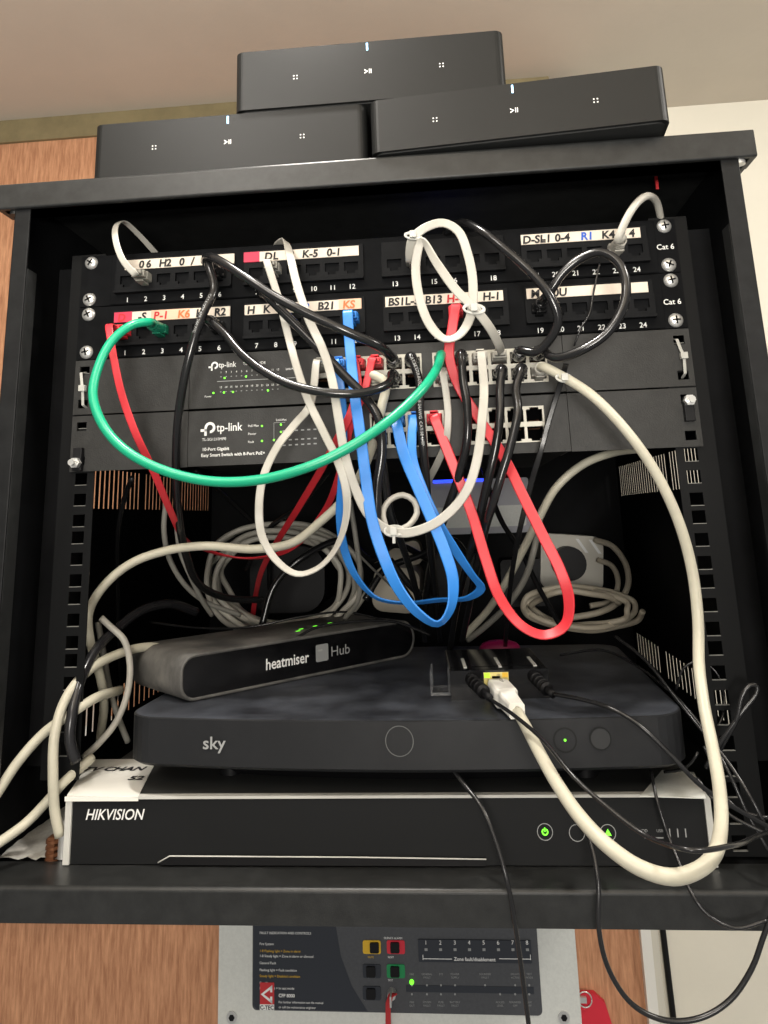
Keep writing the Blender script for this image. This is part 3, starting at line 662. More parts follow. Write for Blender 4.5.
cable('flat blue network cable crossing sideways behind the larger blue loop',
      [(341, 390, -30), (343, 430, -22), (342, 480, -12), (340, 515, 0), (344, 548, 10), (355, 575, 16, 30), (375, 597, 20, 60), (402, 603, 16, 70), (440, 600, 4, 60), (468, 598, -10, 60), (481, 588, -20, 30), (472, 575, -28), (455, 550, -36), (438, 522, -42), (424, 492, -44), (413, 460, -44), (412, 435, -40)],
      'cable_blue', 7.0, True, start=('c', 1, 0), end=('d', 2, 0))
cable('short white flat cable looping up above ports one and two of the top panel',
      [(136, 275, -38), (124, 262, -42), (116, 242, -38), (116, 226, -28), (124, 222, -14), (138, 234, 5), (158, 256, 30), (170, 270, 60)],
      W, 5.6, True, start=('a', 2), pm=G)
cable('white flat cable falling from port eight of the top panel into a deep loop',
      [(279, 300, -34), (288, 335, -44), (297, 368, -52), (308, 400, -56), (325, 435, -60), (338, 462, -62), (346, 490, -62), (346, 518, -60, 30), (336, 548, -58, 50), (318, 568, -56, 60), (297, 574, -56, 60), (276, 560, -56, 50), (262, 536, -56, 30), (259, 508, -56), (263, 478, -54), (277, 447, -50), (295, 424, -46), (310, 405, -40)],
      W, 6.2, True, start=('a', 8), end=('c', 0, 0), pm=G)
cable('white flat cable draped over the top panel, its low loop held by a tie',
      [(276, 262, 30), (277, 246, 5), (285, 241, -14), (290, 256, -30), (297, 285, -42), (309, 320, -50), (323, 350, -56), (332, 380, -60), (338, 415, -62), (345, 455, -62), (355, 488, -60), (368, 514, -58), (384, 528, -56), (404, 533, -54), (430, 526, -54), (452, 510, -54), (468, 488, -54), (477, 460, -54), (482, 420, -50), (484, 390, -40)],
      W, 6.8, True, end=('c', 8, 0))
cable('small ring of thin white cable held by a clip behind the blue loops',
      [(386, 528, -48), (383, 512, -44), (390, 500, -42), (403, 495, -42), (414, 501, -42), (417, 513, -44), (408, 526, -48), (396, 531, -50)],
      W, 4.2)
cable("white flat cable tied in a tall crossing loop over ports 14 to 17",
      [(410, 262, -44), (412, 240, -58), (425, 228, -60), (443, 223, -58), (458, 231, -58), (468, 255, -60), (473, 285, -62), (470, 318, -64), (458, 336, -64, 30), (445, 339, -62, 40), (430, 325, -60), (419, 296, -58), (416, 262, -58), (422, 241, -62), (436, 262, -66), (456, 290, -68), (476, 310, -68), (490, 328, -62), (499, 345, -46)],
      W, 7.0, True, start=('a', 14), end=('c', 9, 0), pm=G)
cable('round white cable arching from port 23 behind the top right panel corner',
      [(618, 240, -42), (627, 218, -44), (638, 202, -38), (648, 196, -28), (656, 201, -14), (660, 215, 0), (662, 232, 14), (663, 250, 40)],
      W, 5.8, start=('a', 23))
cable('white flat cable hanging from the upper switch just right of the green plug',
      [(446, 392, -32), (448, 415, -32), (446, 442, -28), (438, 462, -15), (428, 482, 10), (424, 500, 40)],
      W, 5.6, True, start=('c', 6, 1))
cable('round white cable sweeping left from the upper switch down behind the rail',
      [(385, 382, -32), (381, 410, -30), (374, 440, -24), (362, 472, -8), (345, 498, 12), (320, 522, 26), (292, 543, 34), (255, 549, 36), (205, 546, 36), (165, 551, 34), (130, 564, 30), (103, 587, 26), (89, 612, 26), (90, 640, 30), (98, 668, 40), (104, 700, 60), (100, 740, 90)],
      'cable_cream', 7.0, start=('c', 3, 1))
# black ones
K = 'cable_black'
cable('black round cable from port six of the top panel dropping behind the switches',
      [(214, 290, -38), (204, 312, -44), (194, 340, -46), (185, 375, -42), (178, 420, -30), (176, 465, -8), (178, 510, 20), (186, 555, 60), (200, 585, 100), (228, 598, 140), (262, 600, 170)],
      K, 6.6, start=('a', 6), prt=('CAT.6 UTP 4PR 24AWG', 40, 2.2, 'grey_txt'))
cable('black round cable sagging from port five of the top panel to the upper switch',
      [(206, 263, -6), (206, 258, -30), (214, 258, -44), (245, 277, -54), (272, 295, -58), (310, 315, -62), (350, 333, -60), (380, 347, -50)], K, 7.0, end=('c', 4, 0))
cable('black round cable sagging from port six of the second panel to the upper switch',
      [(224, 333, -42), (240, 352, -50), (262, 370, -58), (292, 385, -64), (330, 393, -66), (362, 393, -62), (388, 384, -48)], K, 6.6, start=('b', 6), end=('c', 4, 1))
cable('black cable running diagonally down from port seven, behind the blue cable',
      [(262, 296, -6), (260, 290, -28), (267, 296, -42), (285, 314, -46), (320, 350, -48), (345, 376, -48), (366, 398, -48), (379, 420, -50), (382, 450, -50), (377, 490, -48), (378, 530, -44), (386, 560, -30), (398, 582, 0), (410, 600, 50)], K, 6.8, prt=('CAT.6 UTP 4PR 24AWG', 24, 2.2, 'grey_txt'))
cable('black round cable arching over the white tied loop to the right',
      [(430, 262, 20), (445, 235, 0), (460, 223, -20), (480, 230, -40), (508, 252, -52), (535, 277, -56), (552, 300, -56), (558, 322, -52), (548, 342, -44), (536, 352, -38)], K, 6.6, end=('c', 10, 0))
cable('black round cable making a round loop in front of ports 19 to 23',
      [(550, 292, -40), (562, 274, -44), (580, 259, -48), (600, 252, -54), (618, 262, -58), (626, 284, -60), (622, 310, -62), (606, 334, -60), (582, 350, -56), (556, 358, -46)], K, 6.6, start=('b', 19), end=('c', 11, 0))
cable('printed black cable hanging straight down beside the green plug',
      [(419, 380, -34), (420, 410, -38), (423, 445, -38), (426, 480, -30), (428, 520, -10), (432, 560, 40), (436, 600, 120), (440, 640, 220)], K, 6.2, start=('c', 5, 0), prt=('CAT.5E UTP PATCH CABLE 24AWG  CAT.5E UTP', 10, 2.2, 'grey_txt'))
cable('black cable hanging in front of the upper switch, right of the green plug',
      [(463, 380, -34), (467, 405, -36), (467, 440, -36), (459, 475, -28), (450, 502, -14), (440, 530, 10), (430, 570, 70), (424, 615, 160)], K, 6.3, start=('c', 7, 0))
cable('black cable hanging from the lower switch row beneath the grey clip',
      [(500, 388, -34), (500, 415, -38), (495, 450, -38), (487, 485, -34), (480, 515, -24), (472, 545, -5), (464, 575, 40), (455, 615, 120), (450, 650, 200)], K, 6.3, start=('c', 9, 1))
cable('black cable curving down and left from the tenth column of the upper switch',
      [(516, 388, -36), (518, 410, -42), (512, 440, -44), (503, 470, -44), (494, 500, -40), (486, 525, -26), (478, 560, 10), (470, 600, 70), (462, 640, 160)], K, 6.2, start=('c', 10, 1))
cable('short black cable on the lower switch, hanging under the blue plugs', [(380, 440, -40), (384, 470, -34), (390, 510, -20), (402, 545, 10), (412, 575, 60), (420, 610, 120), (425, 640, 200)], K, 5.4, start=('d', 0, 1))
cable('thin flat dark strap hanging right of the ports of the lower switch', [(566, 364, -40), (560, 385, -26), (549, 420, -20), (541, 450, -18), (532, 480, -10), (522, 520, 10), (514, 560, 50), (508, 610, 120), (505, 650, 200)], 'cable_thin', 4.4, True, kind='strap', cat='strap')
cable('dark flat strap hanging over the left vent slots', [(132, 478, 20), (124, 500, 60), (118, 530, 90), (117, 560, 120), (118, 620, 160), (120, 700, 200)], 'cable_thin', 4.4, kind='strap', cat='strap')
cable('thin black wire crossing ports 21 and 22', [(600, 262, -14), (594, 290, -16), (589, 315, -18), (581, 328, -20), (574, 346, -16)], 'cable_thin', 1.6, kind='thin_wire', cat='wire')
# grey / right side
ap = AD_PORT
cable('thick cream network cable arching down the right side and into the small adapter box',
      [(556, 373, -38), (590, 394, -48), (624, 428, -52), (654, 470, -50), (678, 520, -46), (692, 570, -42), (698, 620, -42), (699, 665, -48), (704, 705, -62), (712, 745, -82), (719, 785, -105), (721, 825, -130), (715, 853, -148), (698, 870, -160), (672, 877, -165), (640, 868, -165), (608, 846, -160), (580, 817, -145), (556, 782, -122), (538, 750, -94), (525, 725, -62), (517, 711, -40)],
      'cable_cream', 7.2, start=('c', 11, 1), pm=W, prt=('24AWG 4PR UTP   CAT.5E   TIA/EIA-568', 560, 2.6, 'rubbed_ink'))
root = [o for o in C.objects if o.name.startswith('network_cable')][-1]
x, y, z = ap
b = MB().box(x-5.8, x+5.8, y-4, y+6, z-4, z+4, 'white_plastic'); e = at(517, 711, -42); s0 = Vector((x, y-3, z)); ax_ = (e-s0)
n1 = ax_.normalized(); sd_ = Vector((1, 0, 0)); sd_ = (sd_-n1*sd_.dot(n1)).normalized(); up_ = sd_.cross(n1)
loft(b, [[tuple(s0+ax_*t+sd_*(a*ww)+up_*(c*hh_)) for a, c in ((-1,-.7),(-.8,-1),(.8,-1),(1,-.7),(1,.7),(.8,1),(-.8,1),(-1,.7))] for t, ww, hh_ in ((0, 6.4, 5.2), (.12, 8, 6.4), (.5, 8.2, 6.4), (.56, 6.4, 5.6), (1., 5.2, 4.8))], 'white_plastic', capt='white_plastic', capb='white_plastic')
b.build('plug', root, bevel=.6)
cable('grey round cable curving from behind the right switch end down to the cable heap', [(640, 449, 60), (612, 453, 40), (582, 465, 30), (556, 488, 30), (539, 518, 40), (524, 548, 60), (506, 582, 90), (488, 610, 130), (464, 636, 170)], 'cable_cream', 6.4)
cable('grey round cable running beside the white curved one into the heap', [(540, 520, 110), (534, 550, 100), (526, 576, 110), (510, 602, 130), (488, 624, 160), (468, 640, 190)], G, 5.6)
# left side
cable('white round cable arching from behind the heating hub down to the rusty bolt', [(164, 648, 84), (146, 647, 70), (118, 654, 44), (88, 671, 14), (66, 698, -6), (55, 733, -14), (53, 775, -16), (55, 812, -14), (60, 836, -12)], 'cable_cream', 7.2, kind='power_cable', cat='cable')
cable('white round cable entering from the left edge behind the rail, upper of two', [(-40, 850, -32), (-4, 795, -20), (18, 762, -14), (44, 733, -8), (66, 717, -5), (92, 700, 8), (120, 690, 60)], 'cable_cream', 7.2, kind='power_cable', cat='cable')
cable('white round cable low on the left edge, lower of two', [(-30, 862, -32), (0, 842, -24), (26, 823, -14), (50, 798, -8), (64, 782, -5), (92, 758, 20)], 'cable_cream', 6.8, kind='power_cable', cat='cable')
cable('white cable with a bare connector tip curving in front of the lower left vents', [(101, 618, 40), (112, 628, 40), (124, 640, 42), (130, 665, 44), (127, 695, 44), (116, 722, 42), (100, 742, 40), (84, 757, 40)], W, 5.2)
cable('grey cable standing between the left rail and the lower vent slots', [(98, 622, 70), (103, 650, 74), (110, 690, 80), (120, 722, 86), (128, 742, 92)], G, 5.0)
cable('black power cable arching left from behind the heating hub', [(196, 612, 150), (172, 604, 120), (145, 609, 90), (120, 626, 56), (96, 650, 26), (80, 682, 4), (72, 715, -6), (70, 742, -8), (76, 762, -6)], 'cable_gloss', 8.0, kind='power_cable', cat='cable')
cable('grey cable hanging in a pair behind the red cable at left', [(166, 500, 60), (164, 530, 70), (170, 560, 90), (186, 586, 110), (206, 602, 130), (240, 615, 160)], G, 4.6)
cable('second grey cable hanging close to the black one at left', [(176, 520, 80), (180, 550, 90), (190, 575, 100), (202, 600, 120), (212, 615, 140)], G, 4.6)
# coils of spare cable
def coil(label, cx, cy, Y, rx, ry, n, w, m, tilt=0., seed=1, dY=18, a0=0.):
    r_ = random.Random(seed); pts = []
    for k in range(n*14):
        a = a0+2*PI*k/14; t = k/(n*14); ax, by = rx*(1-.30*t+.05*r_.uniform(-1, 1)), ry*(1-.30*t+.05*r_.uniform(-1, 1))
        X, Z = ax*math.cos(a), by*math.sin(a)
        pts.append((cx+X*math.cos(tilt)-Z*math.sin(tilt), cy+X*math.sin(tilt)+Z*math.cos(tilt), Y+dY*math.sin(a*1.37)+r_.uniform(-4, 4)))
    return cable(label, pts, m, w, kind='cable_coil', cat='cable coil')
coil('coiled spare grey network cable hanging behind the red cable in the cabinet', 283, 580, 250, 82, 60, 6, 5.8, 'coil_grey_lit', .12, 2, 26)
coil('loose coil of grey power cable on the right of the cable heap', 580, 608, 300, 62, 22, 3, 6.4, 'beige', .05, 5, 20)
cable('grey power lead looping down from the back socket', [(595, 540, 400), (612, 546, 380), (626, 565, 360), (628, 585, 350), (618, 602, 340), (600, 612, 330), (570, 618, 330)], 'beige', 7, kind='power_cable', cat='cable')
cable('inner grey power lead looping beside the back socket', [(598, 560, 400), (612, 566, 385), (618, 582, 370), (612, 600, 360), (590, 606, 350)], 'beige', 6.4, kind='power_cable', cat='cable')
cable('grey lead hanging down between the blue cable and the left coil', [(350, 500, 80), (356, 540, 90), (360, 570, 100), (358, 600, 120), (345, 618, 150)], G, 4.4)
cable('pair of thin grey wires running to the beige adapters', [(356, 552, 90), (372, 568, 120), (390, 585, 170), (405, 600, 210)], G, 2.0, kind='thin_wire', cat='wire')
for i, (p, lab) in enumerate((([(262, 625, 190), (275, 585, 195), (305, 556, 200), (345, 540, 220), (372, 560, 240), (395, 545, 260), (430, 560, 280)], 'black lead tangled in front of the beige adapters'),
                ([(365, 600, 200), (385, 570, 210), (420, 555, 220), (452, 540, 240), (470, 560, 260)], 'black lead crossing the beige adapters to the upper right'),
                ([(390, 560, 190), (415, 590, 200), (440, 602, 220), (475, 598, 240)], 'black lead drooping beneath the beige adapters'),
                ([(195, 470, 200), (230, 500, 260), (265, 540, 300), (270, 590, 320)], 'black lead in the dark left rear of the cabinet'),
                ([(478, 440, 150), (488, 485, 190), (502, 522, 220), (520, 550, 230), (540, 590, 240), (560, 625, 250)], 'black lead hanging left of the back socket'),
                ([(330, 470, 150), (300, 505, 200), (268, 530, 240), (246, 570, 270)], 'grey-black lead sloping behind the white loop'))):
    cable(lab, p, K, 7 if i < 3 else 5.5, kind='power_cable', cat='cable')

# thin black wires at the right
TW = [("thin black wire from the adapter's left barrel plug, crossing under the cream loop", [(490, 699, -28), (515, 716, -72), (545, 742, -104), (575, 778, -128), (605, 805, -140), (645, 835, -152), (690, 850, -174), (730, 846, -158), (757, 836, -100), (775, 830, -60)], 2.4),
      ("thin black wire from the adapter's right barrel plug, crossing the sky box front", [(553, 694, -8), (580, 699, -26), (610, 708, -44), (635, 722, -52), (668, 752, -56), (700, 785, -58), (735, 808, -56), (775, 830, -50)], 2.8),
      ('long thin black wire hanging out over the bottom edge across the alarm panel', [(452, 768, -22), (464, 784, -30), (482, 808, -42), (497, 845, -50), (508, 885, -56), (516, 930, -50), (523, 980, -44), (530, 1035, -40)], 3.0),
      ('black wire drooping below the cabinet in a large curve at the lower right', [(575, 800, -34), (590, 840, -42), (598, 880, -52), (599, 930, -56), (609, 970, -56), (632, 1004, -56), (664, 1020, -56), (700, 1018, -56), (730, 1000, -56), (752, 968, -56), (763, 938, -56), (775, 905, -56)], 3.0),
      ("thin wire across the video recorder's right end and dipping over the front lip", [(651, 770, -10), (657, 800, -22), (668, 835, -28), (682, 870, -40), (692, 894, -50), (708, 915, -54), (735, 928, -56), (768, 920, -56)], 2.2),
      ('outermost thin wire running down the right side of the sky box', [(615, 636, 60), (645, 660, 30), (676, 698, 0), (700, 728, -20), (728, 762, -34), (752, 800, -46), (772, 840, -50)], 2.4),
      ('thin wire beside the sky box bending to the lower right corner', [(660, 680, 20), (690, 712, -8), (712, 742, -22), (730, 775, -34), (748, 815, -40), (768, 850, -44)], 2.2),
      ('doubled thin wire standing up in a hairpin at the right rail', [(706, 768, -20), (722, 740, -24), (742, 712, -26), (756, 694, -26), (757, 686, -26), (750, 685, -26), (742, 696, -26), (737, 718, -26), (728, 735, -24), (716, 756, -20)], 3.2),
      ('thin looped wire arching over the rail beside the sky box', [(676, 690, 20), (684, 668, 18), (700, 661, 16), (716, 672, 14), (724, 694, 10), (722, 718, 4), (712, 734, 0)], 1.8),
      ('short thin wire curling behind the right corner of the sky box', [(698, 752, -8), (692, 762, -6), (680, 770, 0), (664, 772, 6)], 2.0),
      ('thin wire in the lower right bundle ending on the recorder corner', [(704, 746, -24), (716, 772, -30), (728, 800, -36), (744, 812, -40), (770, 818, -44)], 2.2),
      ('lowest thin wire of the right hand bundle', [(697, 778, -28), (712, 798, -34), (730, 815, -40), (750, 826, -44), (772, 836, -48)], 2.2),
      ('thin wire lying across the top of the heating hub', [(150, 622, 170), (200, 628, 160), (250, 627, 150), (300, 617, 160), (345, 612, 175), (385, 620, 190)], 2.0),
      ('thin wire arching behind the hub status lights', [(296, 638, 100), (315, 628, 112), (350, 622, 130), (395, 622, 150), (430, 635, 160)], 2.4),
      ('thin wire across the rear of the sky box lid', [(560, 655, 150), (600, 650, 130), (640, 668, 80), (668, 690, 40)], 2.2)]
for lab, p, w in TW: cable(lab, p, 'cable_thin', w, kind='thin_wire', cat='wire')
# barrel plugs into the adapter
for px, py, lab in ((478, 688, 'black barrel plug pushed into the left side of the small adapter box'), (541, 685, 'ribbed black barrel plug in the right side of the small adapter box')):
    a = Vector(((at(px-8, py-12, ay).x), ay+1, at(px, py-9, ay).z)); e = at(px+12, py+10, -26 if px < 500 else -8)
    b = MB(); P = [a.lerp(e, k/6) for k in range(7)]; b.sweep(P[:5], 8.4, 8.4, 'plastic_black', n=14); b.sweep(P[4:], 5, 5, 'plastic_black', n=12)
    for k in range(1, 5): b.sweep([P[k]-(e-a)*.03, P[k]+(e-a)*.03], 9.4, 9.4, 'plastic_black', n=14)
    tag(b.build('barrel_plug'), lab, 'plug')
# clips and ties on cables
def tie(label, px, py, Y, r=5.5, tail=True):
    c = at(px, py, Y); b = MB(); P = [c+Vector((r*math.cos(a)*1.1, r*.5*math.sin(a*1.0+1), r*math.sin(a)*.55)) for a in [2*PI*k/16 for k in range(17)]]
    b.sweep(P, 2.4, 1.1, 'tie', flat=True); b.box(c.x-2.2, c.x+2.2, Y-5, Y-1, c.z-2.5, c.z+2.5, 'tie')
    if tail: b.box(c.x-1, c.x+1, Y-4, Y-3, c.z-8, c.z-2, 'tie')
    tag(b.build('cable_tie', bevel=.3), label, 'cable tie', 'white cable ties')
tie('white tie gripping the lowest point of the white flat loop behind the blue cables', 394, 531, -55)
tie('white tie joining the crossing white loop near the red plug', 474, 309, -69, 6.5, False)
tie('white tie at the upper left corner of the crossing white loop', 413, 236, -61, 5, False)
tie('pale tie on the thick cable just right of the upper switch ports', 564, 378, -42, 5, False)

# ------------------------------------------------------------------ gear at the back of the cabinet
def rbox(name, label, cat, p0, p1, Y, depth, m, r=8, rot=0., group=None, mount=True):
    a, c = at(p0[0], p0[1], Y), at(p1[0], p1[1], Y); cx, cz = (a.x+c.x)/2, (a.z+c.z)/2; w, h = abs(c.x-a.x)/2, abs(c.z-a.z)/2
    t = thing(name, label, cat, (cx, Y+depth, cz-h), group, rot=(0, rot, 0))
    MB().prism(rrect(-w, w, 0, 2*h, r), 'y', -depth, 0, m).build('casing', t, local=True, bevel=2.)
    return t, w, h, depth
t, w, h, d = rbox('extension_socket', 'pale grey power socket with a round black plug, at the cabinet back right', 'socket', (536, 536), (603, 590), 405, 60, 'socket_grey', 12, .1)
MB().cyl((-w+32, -d-24, h), h*.6, 24, 'y', 'plastic_black', n=24).build('plug', t, local=True, bevel=3)
for k in (0, 1): MB().add([(w-34+k*16, -d-.3, 2*h-4), (w-30+k*16, -d-.3, 2*h-4), (w-18+k*16, -d-.3, 2*h-20), (w-22+k*16, -d-.3, 2*h-20)], [(0,1,2,3)], 'white_txt').build('marking_stripe', t, local=True)
t, w, h, d = rbox('wall_router', 'grey box with a blue light strip mounted behind the hanging cables', 'router', (430, 481), (532, 532), 400, 66, 'router_grey', 3)
MB().box(-w+4, w*.1, -d-1.2, -d+1, 2*h-3, 2*h+.8, 'blue_glow').build('light_strip', t, local=True)
MB().prism(rrect(-w+6, w-6, 8, h, 3), 'y', -d-.8, -d+1, 'alarm_box').build('front_panel', t, local=True)
t, w, h, d = rbox('power_adapter', 'beige plug-in power adapter behind the bottom of the large blue loop', 'power adapter', (370, 568), (418, 612), 330, 120, 'beige', 14, .1, 'beige adapters')
t, w, h, d = rbox('power_adapter', 'beige power adapter just under the clipped white ring', 'power adapter', (392, 543), (424, 566), 400, 66, 'beige', 8, -.2, 'beige adapters')
t, w, h, d = rbox('power_adapter', 'black power adapter brick between the blue loop and red loop', 'power adapter', (432, 555), (478, 598), 360, 100, 'plastic_black', 6, .05)
t, w, h, d = rbox('power_adapter', 'black round-cornered adapter with faint lettering inside the grey cable coil', 'power adapter', (250, 548), (325, 612), 330, 130, 'plastic_black', 26, 0)
MB().text('RTTEN', -6, h+2, 6, 'amp', y=-d-.4, rot=PI/2*.92).build('lettering', t, local=True)
t, w, h, d = rbox('power_adapter', 'dark adapter low in the heap, left of the grey socket', 'power adapter', (500, 560), (548, 606), 410, 58, 'plastic_black', 6, 0)
p = atz(494, 636, ST); b = MB(); n = 24
loft(b, [[(p.x+20*k_*math.cos(2*PI*i/n), 200+10*k_*math.sin(2*PI*i/n), ST+h_) for i in range(n)] for k_, h_ in ((.9, -1.4), (1, 3), (.96, 7), (.82, 10), (.5, 12.2), (.15, 12.8))], 'magenta', capt='magenta', capb='magenta', smooth=True)
tag(b.build('magenta_cap'), 'magenta oval cap on the sky box behind the small adapter', 'cap')
p = at(655, 172, 20); tag(MB().box(p.x-1.3, p.x+1.3, 18, 20, at(655, 190, 20).z, 46, 'red_logo').build('red_tag', bevel=.5), 'small red strip hanging under the cabinet top at right', 'tag')

# ------------------------------------------------------------------ fire alarm panel below the cabinet
PY = 376.
q = lambda x, y: at(x, y, PY)
x0, x1 = q(219, 935).x, q(575, 935).x; zT, zB = -590., -880.
al = thing('alarm_panel', 'grey steel fire alarm panel on the wooden board beneath the cabinet', 'alarm panel', ((x0+x1)/2, BY, zB))
MB().prism(rrect(x0, x1, zB, zT, 4), 'y', PY, BY, 'alarm_box').build('enclosure', al, bevel=2.)
fx0, fx1 = q(253, 935).x, q(537, 935).x; fz0 = q(395, 1012).z
MB().prism(rrect(fx0, fx1, fz0, zT-20, 5), 'y', PY-1.5, PY, 'fascia').build('fascia', al, bevel=.4)
xm = q(335, 950).x
MB().add([(fx0+1, PY-1.7, fz0+5), (fx0+5, PY-1.7, fz0+1), (q(368, 1012).x, PY-1.7, fz0+1), (q(352, 985).x, PY-1.7, q(352, 985).z), (q(341, 955).x, PY-1.7, q(341, 955).z), (q(336, 925).x, PY-1.7, q(336, 925).z), (q(336, 925).x, PY-1.7, zT-24), (fx0+1, PY-1.7, zT-24)], [tuple(range(8))], 'fascia_dark').build('text_field', al)
b = MB(); y = PY-2.
def T(px, py, s, h=2.4, m='white_txt', **k): p = q(px, py); b.text(s, p.x, p.z, h, m, y=y, **k)
T(260, 933, 'FAULT INDICATION AND CONTROLS', 2.4)
T(260, 944, 'Fire System', 2.4); T(260, 951, '1-8 Flashing light = Zone in alarm', 2.4, 'yellow'); T(260, 956, '1-8 Steady light = Zone in alarm or silenced', 2.4)
T(260, 963, 'General Fault', 2.4); T(260, 970, 'Flashing light = Fault condition', 2.4); T(260, 976, 'Steady light = Disabled condition', 2.4, 'yellow')
T(260, 983, 'Fire Alarm', 2.4); T(260, 988, 'Flashing light = In test mode', 2.4)
T(279, 996, 'CFP 8000', 3.2, bold=.02); T(279, 1002, 'For further information see the manual', 2.2); T(279, 1007, 'or call the maintenance engineer', 2.2); T(279, 1011, 'on site', 2.2)
b.build('instruction_lettering', al); b = MB(); T(384, 938, 'SILENCE ALARM', 2.0); T(368, 957, 'MUTE', 1.8, 'yellow'); T(388, 957, 'RESET', 1.8); T(366, 977, 'ACTIVATE', 1.8); T(388, 980, 'TEST', 1.8); T(364, 999, 'LAMP TEST', 1.8)
for k in range(8):
    p = q(426+k*14.4, 943); b.text(str(k+1), p.x, p.z, 4, 'white_txt', y=y-1.2, align='C'); b.box(p.x-1.6, p.x+1.6, y-1.3, y-1.1, p.z-6, p.z-3.5, 'grey_txt')
p = q(454, 958); b.text('Zone fault/disablement', p.x, p.z-1, 3.4, 'white_txt', y=y-1.2, bold=.01)
for x_, yy in ((423, 953), (530, 953)): p = q(x_, yy); b.box(p.x-.3, p.x+.3, y-1.3, y-1.1, p.z-5, p.z, 'white_txt')
for xa, xb in ((423, 452), (499, 530)): p, r = q(xa, 957), q(xb, 957); b.box(p.x, r.x, y-1.3, y-1.1, p.z-.3, p.z+.3, 'white_txt')
for x_, a, c in ((412, 'FIRE', ''), (427, 'GENERAL', 'FAULT'), (441, 'SYS', ''), (455, 'POWER', 'SUPPLY'), (485, 'SOUNDER', 'FAULT'), (515, 'DELAYS', 'ACTIVE'), (529, 'TEST', 'MODE')):
    p = q(x_, 974); b.text(a, p.x, p.z, 1.9, 'grey_txt', y=y, align='C'); b.text(c, p.x, p.z-3.2, 1.9, 'grey_txt', y=y, align='C'); p = q(x_, 984); b.cyl((p.x, y-.2, p.z), 1.1, .3, 'y', 'grey_txt', n=8)
for x_, a, c in ((412, 'FIRE', 'OUT'), (427, 'SYSTEM', 'FAULT'), (441, 'FUSE', 'FAULT'), (455, 'BATTERY', 'FAULT'), (500, 'ACCESS', 'LEVEL'), (515, 'SOUNDER', 'OFF'), (529, 'AUX', 'OFF')):
    p = q(x_, 1002); b.text(a, p.x, p.z, 1.9, 'grey_txt', y=y, align='C'); b.text(c, p.x, p.z-3.2, 1.9, 'grey_txt', y=y, align='C'); p = q(x_, 993); b.cyl((p.x, y-.2, p.z), 1.1, .3, 'y', 'grey_txt', n=8)
b.build('panel_lettering', al)
a_, c_ = q(418, 938), q(532, 962); MB().prism(rrect(a_.x, c_.x, c_.z, a_.z, 1.5, 3), 'y', PY-3, PY-1.5, 'fascia_dark').build('zone_display', al)
a_, c_ = q(406, 984), q(534, 993); MB().box(a_.x, c_.x, PY-1.9, PY-1.5, c_.z, a_.z, 'fascia_dark').build('indicator_strip', al)
for x_, yy, m_ in ((372, 946, 'yellow'), (396, 946, 'red'), (396, 970, 'green'), (372, 970, 'fascia_dark'), (372, 992, 'fascia_dark')):
    p = q(x_, yy); MB().prism(rrect(p.x-10, p.x+10, p.z-6.5, p.z+6.5, 2, 3), 'y', PY-2.4, PY-1.5, m_).prism(rrect(p.x-(2 if m_ == 'yellow' else 6), p.x+(8 if m_ == 'yellow' else 4), p.z-5, p.z+5, 1.5, 3), 'y', PY-4.5, PY-2.4, 'plastic_black').build('push_button', al)
p = q(267.5, 994); MB().box(p.x-8, p.x+8, PY-2.2, PY-1.6, p.z-13, p.z+12, 'red_logo').build('logo_plate', al)
b = MB(); yy = PY-2.5
for P in (((6, 9), (6, 6), (-3.5, 0), (-7, 0)), ((-7, 0), (-3.5, 0), (6, -6), (6, -9)), ((3.6, 7), (6, 9), (6, 2), (3.6, 2)), ((3.6, -2), (6, -2), (6, -9), (3.6, -7))):
    b.add([(p.x+u, yy, p.z+1+v) for u, v in P], [(0,1,2,3)], 'white_txt')
b.box(p.x-8, p.x+8, yy, yy+.4, p.z-14, p.z-8.6, 'white_txt').text('C-TEC', p.x, p.z-13.2, 3.8, 'ink', y=yy-.2, align='C', bold=.03)
b.build('logo', al)
p = q(411.8, 981); MB().dome((p.x, PY-1.6, p.z), 2.6, 3, 'green_led', n=12).build('status_light', al)
for x_ in (232, 564): p = q(x_, 1017); MB().cyl((p.x, PY-1.5, p.z), 6, 2, 'y', 'steel').cyl((p.x, PY-1.9, p.z), 3.4, .5, 'y', 'plastic_black', n=6).build('cover_screw', al)
p = q(392, 990)
ks = thing('key_with_ribbon', 'small key in the alarm panel lock with a hanging red ribbon', 'key', (p.x, PY-4, p.z))
MB().cyl((p.x, PY-9, p.z-1), 4.5, 8, 'y', 'steel').box(p.x-1, p.x+1, PY-20, PY-8, p.z-6, p.z+4, 'steel').build('key', ks, bevel=.4)
MB().sweep([Vector(v) for v in ((p.x+4, PY-10, p.z+2), (p.x, PY-15, p.z+3), (p.x-3, PY-17, p.z-4), (p.x-3.5, PY-17, p.z-20), (p.x-3, PY-16, p.z-40), (p.x-4, PY-15, p.z-70))], 7, 1.4, 'red_logo', flat=True).build('ribbon', ks)

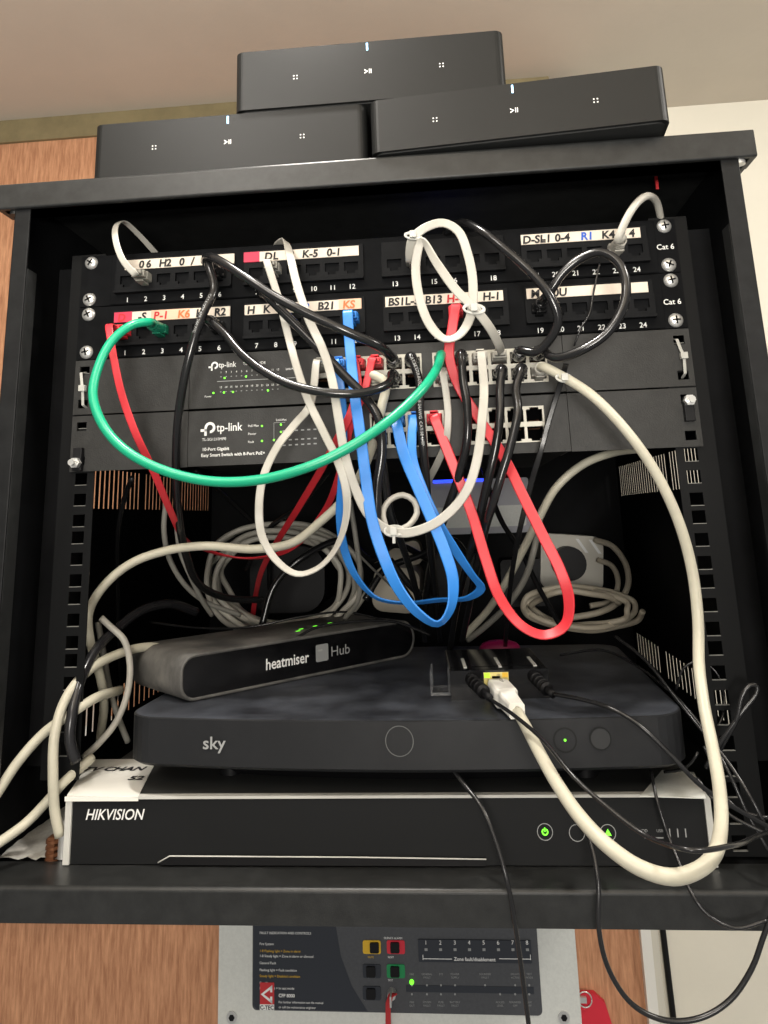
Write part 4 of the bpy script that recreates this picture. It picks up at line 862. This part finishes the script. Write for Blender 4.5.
# red fob, round white device, black lead on the wall
p = at(592, 1012, BY-20)
fb = thing('key_fob', 'red key fob with a metal ring hanging right of the alarm panel', 'key fob', (p.x, BY, p.z))
o = [(-24, -60), (22, -60), (24, -20), (18, 2), (6, 12), (-8, 12), (-24, 0)]
MB().prism([(p.x+u, p.z+v) for u, v in o], 'y', BY-8, BY-1, 'red').build('tag', fb, bevel=2)
MB().box(p.x-24, p.x-4, BY-12, BY-8, p.z+4, p.z+10, 'steel').sweep([Vector((p.x-6+8*math.cos(a), BY-12, p.z+8+8*math.sin(a))) for a in [2*PI*k/20 for k in range(21)]], 1.6, 1.6, 'steel', n=8).build('ring', fb)
p = at(24, 932, 440); R = 130
sd = thing('wall_sounder', 'round white wall unit mostly hidden behind the lower left of the cabinet', 'alarm sounder', (p.x, BY, p.z+R))
MB().cyl((p.x, BY-40, p.z+R), R*.92, 40, 'y', 'white_plastic', n=48, r2=R).build('housing', sd, bevel=2)
MB().cyl((p.x, BY-44, p.z+R), R*.55, 4, 'y', 'white_plastic', n=40).build('centre_cap', sd, bevel=1)
a, c = at(661, 915, WY-4), at(676, 1040, WY-4)
bw = MB(); bw.sweep([at(650, 800, WY-4), a, c, at(690, 1160, WY-4)], 8, 8, 'plastic_black')
tag(bw.build('wall_cable'), 'straight black cable running down the cream wall beside the white trunking', 'cable')

# ------------------------------------------------------------------ light
def area(name, loc, size, power, rot=(0, 0, 0), col=(1, .95, .88), shape='DISK'):
    l = bpy.data.lights.new(name, 'AREA'); l.shape = shape; l.size = size; l.energy = power; l.color = col
    o = bpy.data.objects.new(name, l); C.objects.link(o); o.location = Vector(loc)/1000+Vector((0, 0, ZO)); o.rotation_euler = rot; return o
area('ceiling_downlight', (-90, -140, 425), .06, 4.4, (0, 0, 0))
area('room_fill', (-350, -1300, 425), .35, 4.5, (math.radians(50), 0, math.radians(-8)))  # unseen soft fill from the room side, added
area('ceiling_downlight', (-300, -560, 428), .16, 2.6, (0, 0, 0))
area('up_fill', (50, -1050, -270), .4, 26, (PI, 0, 0), col=(1, .95, .86))  # unseen upward fill, added to brighten the ceiling
area('front_fill', (120, -1700, -200), .4, 11, (math.radians(90), 0, math.radians(6)))  # unseen frontal fill, added to brighten the gear inside the cabinet
area('room_fill', (900, -300, 425), .2, 9, (math.radians(10), math.radians(20), 0))  # unseen side fill from the right, added
w = bpy.data.worlds.new('World'); bpy.context.scene.world = w; w.use_nodes = True
w.node_tree.nodes['Background'].inputs[0].default_value = (.95, .93, .9, 1); w.node_tree.nodes['Background'].inputs[1].default_value = .28
sc = bpy.context.scene
sc.view_settings.view_transform = 'Standard'; sc.view_settings.look = 'None'; sc.view_settings.exposure = 0.14; sc.view_settings.gamma = 1.
